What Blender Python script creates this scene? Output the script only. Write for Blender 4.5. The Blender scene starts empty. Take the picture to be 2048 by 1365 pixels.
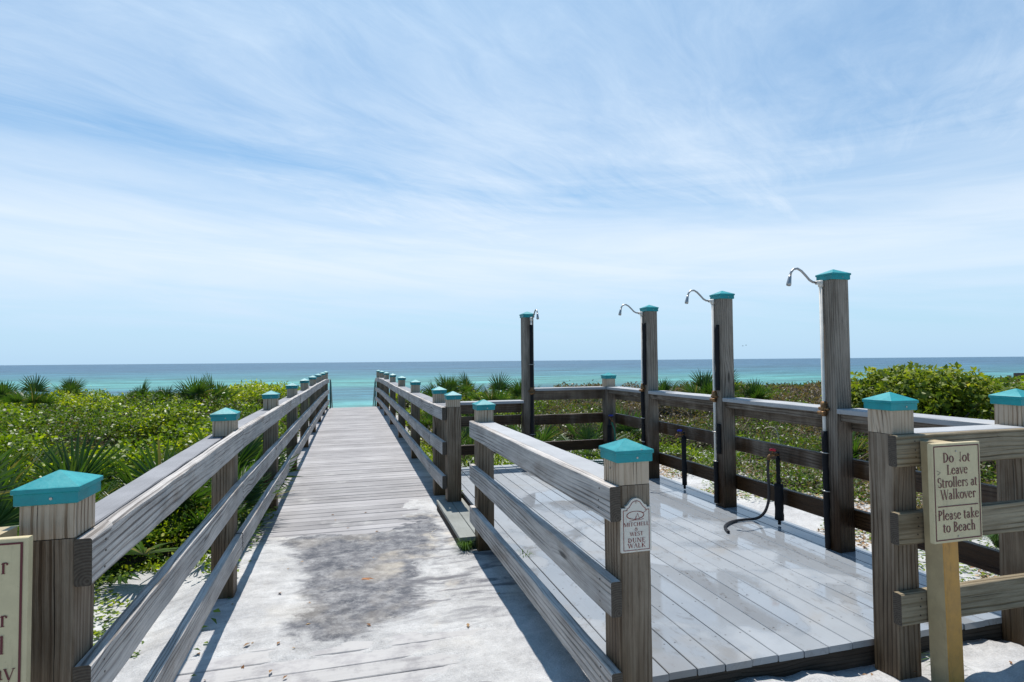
import bpy, math, random
import numpy as np
from mathutils import Vector, Matrix
random.seed(7); rng = np.random.default_rng(7)
R = math.radians
sc = bpy.context.scene
col = sc.collection

# ------------------------------------------------------------------ camera
YAW, PITCH, ROLL, FPX, CAMZ = 0.26999, 0.03411, -0.00854, 1164.97, 1.6
cam = bpy.data.cameras.new('camera'); co = bpy.data.objects.new('camera', cam); col.objects.link(co)
fw = Vector((math.sin(YAW)*math.cos(PITCH), math.cos(YAW)*math.cos(PITCH), math.sin(PITCH)))
rt = Vector((math.cos(YAW), -math.sin(YAW), 0)); up = rt.cross(fw)
r2 = rt*math.cos(ROLL)+up*math.sin(ROLL); u2 = -rt*math.sin(ROLL)+up*math.cos(ROLL)
M = Matrix((r2, u2, -fw)).transposed().to_4x4(); M.translation = Vector((0, 0, CAMZ))
co.matrix_world = M
cam.sensor_fit = 'HORIZONTAL'; cam.sensor_width = 36.0; cam.lens = FPX*36.0/2048.0
cam.clip_start = 0.05; cam.clip_end = 120000
sc.camera = co

# ------------------------------------------------------------------ light, sky, exposure
SUN_EL, SUN_AZ = R(69), R(2)          # azimuth measured from +Y towards +X
sun = bpy.data.lights.new('sun', 'SUN'); so = bpy.data.objects.new('sun', sun); col.objects.link(so)
sun.energy = 5.0; sun.angle = R(0.53); sun.color = (1.0, 0.955, 0.89)
sd = Vector((math.sin(SUN_AZ)*math.cos(SUN_EL), math.cos(SUN_AZ)*math.cos(SUN_EL), math.sin(SUN_EL)))
so.rotation_euler = sd.to_track_quat('Z', 'Y').to_euler(); so.location = (0, 0, 30)
sc.view_settings.view_transform = 'Standard'; sc.view_settings.look = 'None'
sc.view_settings.gamma = 1; sc.view_settings.use_curve_mapping = False
sc.view_settings.exposure = 0.3

class NT:
    """small helper for node trees"""
    def __init__(s, nt): s.nt = nt; nt.nodes.clear()
    def n(s, t, **kw):
        nd = s.nt.nodes.new(t)
        for k, v in kw.items():
            if k.startswith('i_'):
                key = k[2:]; key = int(key) if key.isdigit() else key.replace('_', ' ')
                s.put(nd.inputs[key], v)
            else: setattr(nd, k, v)
        return nd
    def put(s, inp, v):
        if isinstance(v, bpy.types.NodeSocket): s.nt.links.new(v, inp)
        elif isinstance(v, bpy.types.Node): s.nt.links.new(v.outputs[0], inp)
        else: inp.default_value = v
    def math(s, op, a, b=0.0, c=None, clamp=False):
        nd = s.n('ShaderNodeMath', operation=op, use_clamp=clamp); s.put(nd.inputs[0], a); s.put(nd.inputs[1], b)
        if c is not None: s.put(nd.inputs[2], c)
        return nd.outputs[0]
    def vmath(s, op, a, b):
        nd = s.n('ShaderNodeVectorMath', operation=op); s.put(nd.inputs[0], a); s.put(nd.inputs[1], b); return nd.outputs[0]
    def noise(s, vec, scale, detail=4, rough=.55, dist=0.0, dim='3D'):
        nd = s.n('ShaderNodeTexNoise', noise_dimensions=dim); s.put(nd.inputs['Vector'], vec)
        nd.inputs['Scale'].default_value = scale; nd.inputs['Detail'].default_value = detail
        nd.inputs['Roughness'].default_value = rough; nd.inputs['Distortion'].default_value = dist
        return nd.outputs[0]
    def ramp(s, f, stops, interp='LINEAR'):
        nd = s.n('ShaderNodeValToRGB'); s.put(nd.inputs[0], f); cr = nd.color_ramp; cr.interpolation = interp
        while len(cr.elements) < len(stops): cr.elements.new(0.5)
        for e, (p, c) in zip(cr.elements, stops):
            e.position = p; e.color = (c, c, c, 1) if isinstance(c, (int, float)) else (*c, 1)
        return nd.outputs[0]
    def mix(s, f, a, b, mode='MIX'):
        nd = s.n('ShaderNodeMix', data_type='RGBA', blend_type=mode)
        s.put(nd.inputs[0], f)
        for k, v in ((6, a), (7, b)): s.put(nd.inputs[k], (*v, 1) if isinstance(v, tuple) and len(v) == 3 else v)
        return nd.outputs[2]
    def rng(s, v, a, b, c=0., d=1., smooth=True):
        nd = s.n('ShaderNodeMapRange', interpolation_type='SMOOTHSTEP' if smooth else 'LINEAR')
        for i, x in enumerate((v, a, b, c, d)): s.put(nd.inputs[i], x)
        return nd.outputs[0]
    def scale(s, vec, sx, sy, sz=1.0):
        return s.vmath('MULTIPLY', vec, (sx, sy, sz))

w = bpy.data.worlds.new('World'); sc.world = w; w.use_nodes = True
t = NT(w.node_tree)
sky = t.n('ShaderNodeTexSky', sky_type='NISHITA'); sky.sun_disc = False
sky.sun_elevation = SUN_EL; sky.sun_rotation = SUN_AZ; sky.altitude = 0; sky.air_density = 1.0; sky.dust_density = 0.6; sky.ozone_density = 2.0
tc = t.n('ShaderNodeTexCoord'); sep = t.n('ShaderNodeSeparateXYZ', i_0=tc.outputs['Generated'])
zz = t.math('MAXIMUM', sep.outputs[2], 0.0)
den = t.math('ADD', zz, 0.10)
cx = t.math('DIVIDE', sep.outputs[0], den); cy = t.math('DIVIDE', sep.outputs[1], den)
cv = t.n('ShaderNodeCombineXYZ', i_0=cx, i_1=cy)
rot = t.n('ShaderNodeVectorRotate', rotation_type='Z_AXIS', i_Vector=cv, i_Angle=R(-34)).outputs[0]
warp = t.n('ShaderNodeTexNoise', i_Vector=cv, i_Scale=.55, i_Detail=3.0)
wv = t.vmath('ADD', rot, t.vmath('MULTIPLY', t.vmath('SUBTRACT', warp.outputs[1], (.5, .5, .5)), (1.6, .7, 0)))
n1 = t.noise(t.scale(wv, .42, .95), 1.0, 8, .58)
n2 = t.noise(t.scale(wv, 1.1, 3.6), 1.0, 9, .68, .4)
n3 = t.noise(cv, .32, 3, .5)
cl = t.math('ADD', t.math('MULTIPLY', n1, .58), t.math('ADD', t.math('MULTIPLY', n2, .15), t.math('MULTIPLY', n3, .45)))
fib = t.noise(t.scale(wv, 2.6, 9.0), 1.0, 9, .70, .8)
cl = t.math('ADD', cl, t.math('MULTIPLY', t.math('SUBTRACT', fib, .5), .22))
def patch(px, py, c0, amt):
    d = (fw+r2*((px-1024)/FPX)-u2*((py-682.5)/FPX)).normalized()
    nd = t.n('ShaderNodeVectorMath', operation='DOT_PRODUCT', i_0=tc.outputs['Generated'], i_1=tuple(d))
    return t.math('MULTIPLY', t.rng(nd.outputs['Value'], c0, 1.0), amt)
cl = t.math('ADD', cl, patch(120, 330, .94, -.10)); cl = t.math('ADD', cl, patch(300, 130, .96, .06)); cl = t.math('ADD', cl, patch(1000, 390, .988, .05)); cl = t.math('ADD', cl, patch(1950, 250, .93, -.03))
cl = t.rng(cl, .36, .82)
lowhaze = t.rng(zz, .0, .34, 1.05, .0)
low2 = t.math('MULTIPLY', t.rng(zz, .05, .14, 0, 1), t.rng(zz, .14, .42, .36, 0))
cover = t.math('MAXIMUM', t.math('MULTIPLY', cl, .82), t.math('ADD', t.math('MULTIPLY', lowhaze, .75), low2), clamp=True)
hv = t.n('ShaderNodeCombineXYZ', i_0=t.math('MULTIPLY', sep.outputs[0], 1.5), i_1=t.math('MULTIPLY', sep.outputs[1], 1.2), i_2=t.math('ADD', t.math('MULTIPLY', zz, 15), t.math('MULTIPLY', sep.outputs[0], 1.1)))
hz = t.math('MULTIPLY', t.math('SUBTRACT', t.noise(hv, 1.35, 9, .62, .6), .52), t.math('MULTIPLY', t.rng(zz, .02, .07, 0, 1), t.rng(zz, .26, .46, .95, 0)))
cover = t.math('ADD', cover, hz)
cover = t.math('MINIMUM', t.math('ADD', t.math('MULTIPLY', cover, .76), .30), 1.0)
cover = t.math('MULTIPLY', cover, t.math('MULTIPLY', t.rng(zz, .60, .80, 1, .05), t.rng(sep.outputs[1], -.25, .05, .25, 1)))  # unseen cloud thinned overhead and behind the camera to weaken sky fill
blue = t.mix(1.0, sky.outputs[0], (.44, 1.02, 1.26), 'MULTIPLY')
cloudcol = t.ramp(zz, [(0.0, (.50, .70, .92)), (.07, (.60, .775, .95)), (.20, (.81, .90, 1.0)), (.6, (.60, .785, .99)), (1, (.60, .785, .99))])
cc = t.vmath('MULTIPLY', cloudcol, (9.9, 9.9, 9.9))
skyc = t.mix(cover, blue, cc)
bg = t.n('ShaderNodeBackground', i_Color=skyc, i_Strength=0.086)
t.n('ShaderNodeOutputWorld', i_Surface=bg)

# ------------------------------------------------------------------ materials
def mat(name):
    m = bpy.data.materials.new(name); m.use_nodes = True; return m, NT(m.node_tree)
def finish(t, base, rough=.8, spec=.3, bump=None, bstr=.3, bdist=.003, metal=0.0, **kw):
    p = t.n('ShaderNodeBsdfPrincipled'); t.put(p.inputs['Base Color'], (*base, 1) if isinstance(base, tuple) else base)
    t.put(p.inputs['Roughness'], rough); t.put(p.inputs['Specular IOR Level'], spec); t.put(p.inputs['Metallic'], metal)
    for k, v in kw.items(): t.put(p.inputs[k.replace('_', ' ')], v)
    if bump is not None:
        b = t.n('ShaderNodeBump', i_Strength=bstr, i_Distance=bdist, i_Height=bump); t.put(p.inputs['Normal'], b.outputs[0])
    t.n('ShaderNodeOutputMaterial', i_Surface=p); return p

def wood(name, dark, mid, light, wet=None, grain=1.0, knots=True, rough=.85, contrast=1.0, spec=.2):
    m, t = mat(name)
    uv = t.n('ShaderNodeUVMap').outputs[0]
    geo = t.n('ShaderNodeNewGeometry'); pos = geo.outputs['Position']
    s = t.n('ShaderNodeSeparateXYZ', i_0=uv); u, v = s.outputs[0], s.outputs[1]
    w1 = t.noise(t.scale(uv, .55, 3.5), 1, 2, .5); w2 = t.noise(t.scale(uv, 3, 16), 1, 2, .5)
    vw = t.math('ADD', v, t.math('ADD', t.math('MULTIPLY', t.math('SUBTRACT', w1, .5), .085), t.math('MULTIPLY', t.math('SUBTRACT', w2, .5), .007)))
    kn = 0.0
    if knots:
        kv = t.scale(uv, 1.5, 6.5)
        vo = t.n('ShaderNodeTexVoronoi', i_Vector=kv, i_Scale=1.0); vo.inputs['Randomness'].default_value = 1
        kd = vo.outputs['Distance']
        keep = t.math('GREATER_THAN', t.n('ShaderNodeSeparateColor', i_0=vo.outputs['Color']).outputs[0], .62)
        kn = t.math('MULTIPLY', t.rng(kd, .05, .12, 1, 0), keep)
        pull = t.math('MULTIPLY', t.rng(kd, .0, .42, 1, 0), keep)
        vw = t.math('ADD', vw, t.math('MULTIPLY', pull, .03))
    gv = t.n('ShaderNodeCombineXYZ', i_0=t.math('MULTIPLY', u, .9), i_1=t.math('MULTIPLY', vw, 1.0)).outputs[0]
    ph = t.math('ADD', t.math('MULTIPLY', vw, 270*grain), t.math('MULTIPLY', t.noise(t.scale(uv, .6, 10), 1, 4, .55), 9))
    ring = t.rng(t.math('SINE', ph), .25, 1.0)                       # narrow dark late-wood lines
    ring = t.math('MULTIPLY', ring, t.rng(t.noise(t.scale(uv, .7, 8), 1, 3, .6), .40, .60, .12, 1))
    fine = t.noise(t.scale(gv, 3.2, 420), 1, 4, .7)
    streak = t.noise(t.scale(gv, 1.0, 95), 1, 4, .62)
    blot = t.noise(t.scale(uv, 2.2, 8), 1, 6, .66)
    g = t.math('ADD', t.math('MULTIPLY', fine, .42), t.math('ADD', t.math('MULTIPLY', streak, .32*contrast), t.math('MULTIPLY', blot, .56)))
    g = t.math('SUBTRACT', g, t.math('MULTIPLY', ring, .15*contrast))
    c = t.ramp(g, [(.34, dark), (.55, mid), (.80, light)])
    stain = t.rng(t.noise(t.scale(uv, 1.3, 4.5), 1, 6, .7), .52, .72)
    c = t.mix(t.math('MULTIPLY', stain, .55), c, t.mix(1.0, c, (.50, .42, .34), 'MULTIPLY'))
    spk = t.rng(t.noise(t.scale(uv, 16, 60), 1, 4, .7), .66, .74)
    c = t.mix(t.math('MULTIPLY', spk, .6), c, tuple(x*.4 for x in dark))
    crack = t.rng(t.noise(t.scale(gv, 1.3, 150), 1, 3, .62), .645, .70)
    c = t.mix(t.math('MULTIPLY', crack, .85), c, tuple(x*.2 for x in dark))
    if knots: c = t.mix(t.math('MULTIPLY', kn, .75), c, tuple(x*.35 for x in dark))
    rg = rough
    if wet:  # darkens low wood: soaked at the showers, painted shade on railing posts
        zlo, zhi, wc = wet
        z = t.n('ShaderNodeSeparateXYZ', i_0=pos).outputs[2]
        wn = t.noise(t.scale(pos, 5.5, 5.5, 1.1), 1, 4, .6)
        wm = t.rng(t.math('ADD', z, t.math('MULTIPLY', t.math('SUBTRACT', wn, .5), 1.3)), zlo, zhi, 1, 0)
        c = t.mix(wm, c, t.mix(1.0, c, wc, 'MULTIPLY')); rg = t.rng(wm, 0, 1, rough, .38)
    h = t.math('SUBTRACT', t.math('SUBTRACT', t.math('MULTIPLY', fine, .6), t.math('MULTIPLY', ring, .45)), t.math('MULTIPLY', crack, .9))
    finish(t, c, rg, spec, h, .8, .006)
    return m

def endgrain(name, dark, light):
    m, t = mat(name); uv = t.n('ShaderNodeUVMap').outputs[0]
    d = t.vmath('SUBTRACT', uv, (.01, -.055, 0))
    ln = t.n('ShaderNodeVectorMath', operation='LENGTH', i_0=d).outputs['Value']
    nz = t.noise(uv, 18, 3, .6)
    rg = t.rng(t.math('SINE', t.math('ADD', t.math('MULTIPLY', ln, 700), t.math('MULTIPLY', nz, 5))), -1, 1)
    n2 = t.noise(uv, 60, 4, .6)
    g = t.math('ADD', t.math('MULTIPLY', rg, .25), t.math('MULTIPLY', n2, .8))
    finish(t, t.ramp(g, [(.2, dark), (.9, light)]), .9, .1, rg, .2, .002); return m

W_RAIL = wood('weathered_rail_wood', (.070, .058, .051), (.245, .226, .214), (.54, .51, .485), contrast=1.35)
W_POST = wood('weathered_post_wood', (.042, .027, .017), (.118, .083, .056), (.28, .225, .17), wet=(-.15, .95, (.40, .30, .18)), contrast=1.3)  # wet tint here paints deeper shade into the lower posts
W_BLOCK = wood('newer_block_wood', (.075, .045, .025), (.27, .19, .125), (.48, .38, .285), contrast=1.9)
W_WETPOST = wood('wet_post_wood', (.050, .036, .026), (.150, .121, .096), (.32, .275, .23), wet=(.30, 1.40, (.15, .085, .042)), contrast=1.2)
W_WETRAIL = wood('wet_rail_wood', (.045, .032, .022), (.125, .097, .074), (.28, .24, .20), wet=(.60, 1.35, (.22, .13, .065)), contrast=1.2)
W_OLIVE = wood('olive_front_rail_wood', (.055, .040, .023), (.155, .120, .074), (.32, .27, .19), contrast=1.2)
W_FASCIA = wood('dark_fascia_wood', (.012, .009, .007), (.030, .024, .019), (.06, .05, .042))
END = endgrain('end_grain_wood', (.05, .038, .03), (.125, .105, .085))
END_D = endgrain('dark_end_grain_wood', (.02, .016, .013), (.07, .058, .048))

def composite(name, c0, c1, wetmask=False):
    m, t = mat(name); uv = t.n('ShaderNodeUVMap').outputs[0]
    pos = t.n('ShaderNodeNewGeometry').outputs['Position']
    fine = t.noise(t.scale(uv, 6, 160), 1, 3, .6); bl = t.noise(pos, 2.3, 6, .62); sp = t.noise(pos, 11, 5, .7)
    g = t.math('ADD', t.math('MULTIPLY', fine, .35), t.math('MULTIPLY', bl, .75))
    c = t.ramp(g, [(.32, c0), (.78, c1)])
    if wetmask:
        rnd = t.n('ShaderNodeAttribute', attribute_name='board').outputs['Fac']
        c = t.mix(1.0, c, t.ramp(rnd, [(0, .86), (1, 1.08)]), 'MULTIPLY')
        scuff = t.rng(t.noise(t.scale(pos, 26, 9), 1, 7, .78), .60, .72); c = t.mix(t.math('MULTIPLY', scuff, .35), c, (.12, .115, .11))
        st = t.noise(t.scale(pos, 2.2, 1.1), 1, 7, .68, 1.2)
        line = t.math('MULTIPLY', t.rng(t.math('ABSOLUTE', t.math('SUBTRACT', st, .53)), .0, .022, 1, 0), t.rng(sp, .46, .62))
        c = t.mix(t.math('MULTIPLY', line, .5), c, (.10, .088, .08))
        sp3 = t.n('ShaderNodeSeparateXYZ', i_0=pos)
        fx_ = t.math('ABSOLUTE', t.math('SUBTRACT', t.math('ABSOLUTE', t.math('SUBTRACT', t.math('FRACT', t.math('DIVIDE', t.math('SUBTRACT', sp3.outputs[0], 1.2362), .1457)), .5)), .30))
        fy_ = t.math('ABSOLUTE', t.math('SUBTRACT', t.math('FRACT', t.math('DIVIDE', sp3.outputs[1], .405)), .5))
        scr = t.math('ADD', t.math('MULTIPLY', t.math('MULTIPLY', fx_, .1457), t.math('MULTIPLY', fx_, .1457)), t.math('MULTIPLY', t.math('MULTIPLY', fy_, .405), t.math('MULTIPLY', fy_, .405)))
        c = t.mix(t.rng(scr, .000012, .000036, .85, 0), c, (.04, .035, .032))
        tan = t.math('MULTIPLY', t.rng(t.noise(pos, 1.25, 5, .6, .6), .53, .66), .30)
        c = t.mix(tan, c, (.24, .205, .165))
        sx = t.n('ShaderNodeSeparateXYZ', i_0=pos)
        wet = t.math('ADD', t.noise(pos, .95, 4, .55, .5), t.rng(sx.outputs[0], 1.9, 3.4, -.06, .12, False))
        wet = t.rng(wet, .43, .54)
        c = t.mix(t.math('MULTIPLY', wet, .20), c, t.mix(1.0, c, (.50, .51, .53), 'MULTIPLY'))
        rg = t.math('ADD', t.rng(wet, 0, 1, .48, -.015), t.math('MULTIPLY', sp, .06))
        bs = t.rng(wet, 0, 1, .35, .02)
        p = finish(t, c, rg, .5, None)
        b = t.n('ShaderNodeBump', i_Distance=.003, i_Height=fine); t.put(b.inputs['Strength'], bs); t.put(p.inputs['Normal'], b.outputs[0])
    else: finish(t, c, .62, .3, fine, .25, .002)
    return m
CAPBOARD = composite('grey_cap_board', (.25, .255, .265), (.40, .405, .415))
CAPGREY = composite('dull_grey_cap_board', (.15, .15, .16), (.27, .27, .285))
DECK = composite('pale_grey_deck_board', (.225, .243, .265), (.285, .305, .328), True)
STEPM = composite('grey_step_board', (.13, .135, .12), (.27, .28, .26))

def walk_mat():
    m, t = mat('weathered_walk_board'); uv = t.n('ShaderNodeUVMap').outputs[0]
    pos = t.n('ShaderNodeNewGeometry').outputs['Position']
    rnd = t.n('ShaderNodeAttribute', attribute_name='board').outputs['Fac']
    fine = t.noise(t.scale(uv, 3, 190), 1, 4, .65); st = t.noise(t.scale(uv, 1.2, 30), 1, 4, .6); bl = t.noise(pos, 1.4, 6, .6)
    g = t.math('ADD', t.math('MULTIPLY', fine, .40), t.math('ADD', t.math('MULTIPLY', st, .35), t.math('MULTIPLY', bl, .45)))
    c = t.ramp(g, [(.38, (.16, .155, .16)), (.60, (.305, .295, .30)), (.85, (.42, .41, .415))])
    c = t.mix(1.0, c, t.ramp(rnd, [(0, .78), (1, 1.1)]), 'MULTIPLY')
    sand = t.rng(t.noise(pos, 2.6, 7, .7), .54, .72)
    sy = t.n('ShaderNodeSeparateXYZ', i_0=pos).outputs[1]
    sand = t.math('MULTIPLY', sand, t.math('ADD', t.rng(sy, 7, 15, .75, .15), t.rng(sy, 3.2, 4.2, .5, 0)), clamp=True)
    sand = t.math('MAXIMUM', sand, t.math('MULTIPLY', t.rng(sy, 3.4, 4.4, .8, 0), t.rng(t.noise(pos, 5, 8, .75), .38, .55)))
    c = t.mix(t.math('MULTIPLY', sand, .8), c, (.43, .42, .41))
    finish(t, c, .8, .25, fine, .4, .003); return m
WALK = walk_mat()

def sand_mat(name, damp=False):
    m, t = mat(name); pos = t.n('ShaderNodeNewGeometry').outputs['Position']
    f = t.noise(pos, 120, 3, .7); md = t.noise(pos, 11, 9, .78); lg = t.noise(pos, 1.6, 7, .68)
    g = t.math('ADD', t.math('MULTIPLY', f, .3), t.math('ADD', t.math('MULTIPLY', md, .4), t.math('MULTIPLY', lg, .4)))
    c = t.ramp(g, [(.36, (.185, .182, .182)), (.50, (.385, .381, .380)), (.66, (.56, .557, .553))])
    sp = t.rng(t.noise(t.scale(pos, 9, 22), 1, 6, .8), .64, .71)
    c = t.mix(t.math('MULTIPLY', sp, .6), c, (.10, .085, .07))
    rg = .9
    if damp:
        a = t.n('ShaderNodeAttribute', attribute_name='damp').outputs['Fac']
        dn = t.noise(t.scale(pos, 3.0, 5.0), 1, 7, .70, .9); dn2 = t.noise(t.scale(pos, 2.4, 4.8), 1, 10, .74, .8)
        a2 = t.math('ADD', a, t.math('MULTIPLY', t.math('SUBTRACT', dn2, .5), 1.5))
        core = t.rng(a2, .32, .62)
        dc = t.ramp(dn, [(.32, (.048, .051, .064)), (.48, (.088, .092, .107)), (.60, (.155, .155, .165)), (.72, (.33, .325, .32))])
        c = t.mix(t.math('MULTIPLY', core, t.rng(md, .40, .62, 1.0, .62)), c, dc)
        sm = t.n('ShaderNodeAttribute', attribute_name='smear').outputs['Fac']
        smear = t.math('MULTIPLY', t.rng(t.noise(t.scale(pos, 2.0, 6.5), 1, 8, .68, 1.0), .46, .64), t.math('MULTIPLY', sm, .72))
        c = t.mix(smear, c, (.135, .135, .148))
        tanm = t.math('MULTIPLY', t.rng(t.noise(pos, 1.7, 5, .6), .50, .66), t.math('MULTIPLY', sm, .5))
        c = t.mix(tanm, c, (.56, .50, .41))
    finish(t, c, rg, .2, t.math('ADD', t.math('MULTIPLY', f, .35), md), .8, .02); return m
SAND = sand_mat('white_dune_sand'); SANDW = sand_mat('drifted_walk_sand', True)

def paint(name, c, rough=.45, var=.12, spec=.4, dirt=0.0):
    m, t = mat(name); pos = t.n('ShaderNodeNewGeometry').outputs['Position']
    n = t.noise(pos, 14, 5, .65); f = t.noise(pos, 70, 3, .6)
    cc = t.mix(t.rng(n, .3, .7), tuple(x*(1-var) for x in c), tuple(min(1, x*(1+var)) for x in c))
    if dirt:
        d1 = t.rng(t.noise(t.scale(pos, 30, 30, 7), 1, 6, .72), .52, .74); d2 = t.rng(t.noise(pos, 90, 4, .7), .64, .72)
        cc = t.mix(t.math('MULTIPLY', t.math('MAXIMUM', d1, d2), dirt), cc, tuple(x*.35 for x in c))
    finish(t, cc, t.rng(n, .3, .7, rough-.07, rough+.1), spec, f, .12, .002); return m
def teal_mat():
    m, t = mat('teal_cap_paint'); pos = t.n('ShaderNodeNewGeometry').outputs['Position']
    n = t.noise(pos, 9, 6, .7); f = t.noise(t.scale(pos, 60, 60, 200), 1, 3, .6)
    c = t.ramp(n, [(.3, (.002, .165, .185)), (.55, (.003, .235, .258)), (.75, (.014, .285, .30))])
    chip = t.rng(t.noise(pos, 42, 5, .75), .70, .735); c = t.mix(t.math('MULTIPLY', chip, .6), c, (.25, .29, .28))
    drt = t.rng(t.noise(pos, 24, 6, .75), .60, .75); c = t.mix(t.math('MULTIPLY', drt, .4), c, (.05, .09, .085))
    finish(t, c, t.rng(n, .3, .7, .32, .55), .4, f, .25, .003); return m
TEAL = teal_mat()
CREAM = paint('cream_sign_paint', (.50, .42, .255), .5, .07, .4, .30)
TAN = paint('tan_sign_post_paint', (.36, .285, .165), .55, .10, .4, .4)
OCHRE = paint('ochre_stake_face', (.42, .215, .045), .5, .15, .4, .5)  # warmer colour, used on the front face of the stake only
PLAQUE = paint('off_white_plaque_paint', (.60, .55, .48), .5, .05, .4, .3)
FADED = paint('grey_scratch', (.20, .17, .13), .7, .2)
MAROON = paint('maroon_lettering', (.10, .012, .016), .5, .1)
RED = paint('brick_red_lettering', (.19, .018, .016), .5, .1)
STEEL, tt = mat('dull_chrome'); finish(tt, (.34, .34, .345), .42, .5, metal=1.0)
SCREW, tt = mat('zinc_screw'); finish(tt, (.35, .34, .32), .4, .5, metal=1.0)
NAIL = paint('dark_nail_head', (.03, .022, .018), .6)
PVC = paint('white_pipe', (.66, .63, .58), .4, .08)
FOAM = paint('black_pipe_foam', (.012, .012, .014), .75, .2, .2)
RUBBER = paint('black_hose_rubber', (.016, .015, .018), .38, .2, .45)
BRASS, tt = mat('rusty_brass'); finish(tt, tt.ramp(tt.noise(tt.n('ShaderNodeNewGeometry').outputs['Position'], 60, 4, .6), [(.35, (.07, .035, .02)), (.65, (.30, .17, .07))]), .5, .4, metal=.6)
BLUEH = paint('blue_tap_handle', (.01, .03, .30), .4); REDH = paint('red_tap_handle', (.52, .01, .03), .4)
GREENHOSE = paint('green_hose', (.01, .16, .10), .4)
GREENPIPE = paint('dark_green_metal', (.02, .085, .085), .5)
DARKWOOD = paint('dark_far_wood', (.05, .042, .038), .8)
BIRD = paint('grey_bird_feather', (.20, .21, .23), .8)

def leaf_mat(name, stops, trans=.45, rough=.42, spec=.45):
    m, t = mat(name)
    a = t.n('ShaderNodeAttribute', attribute_name='tint').outputs['Fac']
    c = t.ramp(a, stops)
    p = t.n('ShaderNodeBsdfPrincipled'); t.put(p.inputs['Base Color'], c); p.inputs['Roughness'].default_value = rough; p.inputs['Specular IOR Level'].default_value = spec
    tr = t.n('ShaderNodeBsdfTranslucent'); t.put(tr.inputs[0], t.mix(1.0, c, (1.5, 1.55, .6), 'MULTIPLY'))
    mx = t.n('ShaderNodeMixShader', i_0=trans); t.put(mx.inputs[1], p.outputs[0]); t.put(mx.inputs[2], tr.outputs[0])
    t.n('ShaderNodeOutputMaterial', i_Surface=mx); return m
LEAF = leaf_mat('scrub_leaf', [(0, (.11, .08, .055)), (.16, (.085, .075, .03)), (.26, (.036, .078, .008)), (.50, (.082, .140, .008)), (.80, (.185, .255, .008)), (1, (.36, .38, .016))], .46)
PALM = leaf_mat('palmetto_leaf', [(0, (.22, .17, .09)), (.12, (.07, .10, .025)), (.5, (.030, .075, .014)), (1, (.08, .15, .022))], .35, .38, .5)
BIGLEAF = leaf_mat('sea_grape_leaf', [(0, (.09, .06, .02)), (.2, (.04, .075, .012)), (.55, (.11, .16, .016)), (.85, (.22, .26, .025)), (1, (.36, .34, .06))], .4, .5, .25)
LITTER = leaf_mat('dry_leaf', [(0, (.16, .07, .03)), (.5, (.30, .19, .10)), (1, (.42, .33, .22))], .15, .7, .2)
TWIG = paint('bare_twig_bark', (.16, .125, .10), .85, .3, .1)
STRAW = paint('dry_stalk', (.52, .46, .34), .7, .15, .2)
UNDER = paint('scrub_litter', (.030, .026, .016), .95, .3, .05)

def sea_mat():
    m, t = mat('sea_water'); pos = t.n('ShaderNodeNewGeometry').outputs['Position']; s = t.n('ShaderNodeSeparateXYZ', i_0=pos)
    d = t.math('ADD', t.math('MULTIPLY', s.outputs[1], .964), t.math('MULTIPLY', s.outputs[0], .267))
    lump = t.noise(t.scale(pos, .0045, .012), 1, 5, .6)
    v = t.math('DIVIDE', 8950.0, t.math('MAXIMUM', d, 20.0))
    v = t.math('ADD', v, t.math('MULTIPLY', t.math('SUBTRACT', lump, .5), t.math('MULTIPLY', v, .38)))
    c = t.ramp(t.math('DIVIDE', v, 100.0), [(0.0, (.038, .098, .158)), (.12, (.038, .099, .157)), (.22, (.041, .124, .166)), (.30, (.044, .150, .176)), (.37, (.060, .205, .198)), (.49, (.064, .215, .203)),
               (.55, (.043, .135, .170)), (.66, (.038, .123, .160)), (.78, (.045, .148, .172)), (.86, (.068, .215, .21)), (1, (.10, .27, .25))])
    a = t.noise(t.scale(pos, .22, .75), 1, 4, .65); b = t.noise(t.scale(pos, .030, .13), 1, 4, .65); e = t.noise(t.scale(pos, .0035, .022), 1, 5, .7)
    m2 = t.noise(t.scale(pos, .016, .060), 1, 5, .72)
    wv = t.math('ADD', t.math('MULTIPLY', a, .30), t.math('ADD', t.math('MULTIPLY', b, .38), t.math('ADD', t.math('MULTIPLY', m2, .42), t.math('MULTIPLY', e, .30))))
    c = t.mix(1.0, c, t.ramp(wv, [(.56, .35), (.70, .98), (.84, 2.0)]), 'MULTIPLY')
    foam = t.math('MULTIPLY', t.rng(t.noise(t.scale(pos, .10, .42), 1, 6, .75), .735, .77), t.rng(d, 150, 900, .8, .25))
    c = t.mix(foam, c, (.75, .8, .82))
    h = t.math('ADD', a, t.math('MULTIPLY', b, 2.0))
    finish(t, c, .45, .16, h, .6, .8); return m
SEA = sea_mat()

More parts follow.
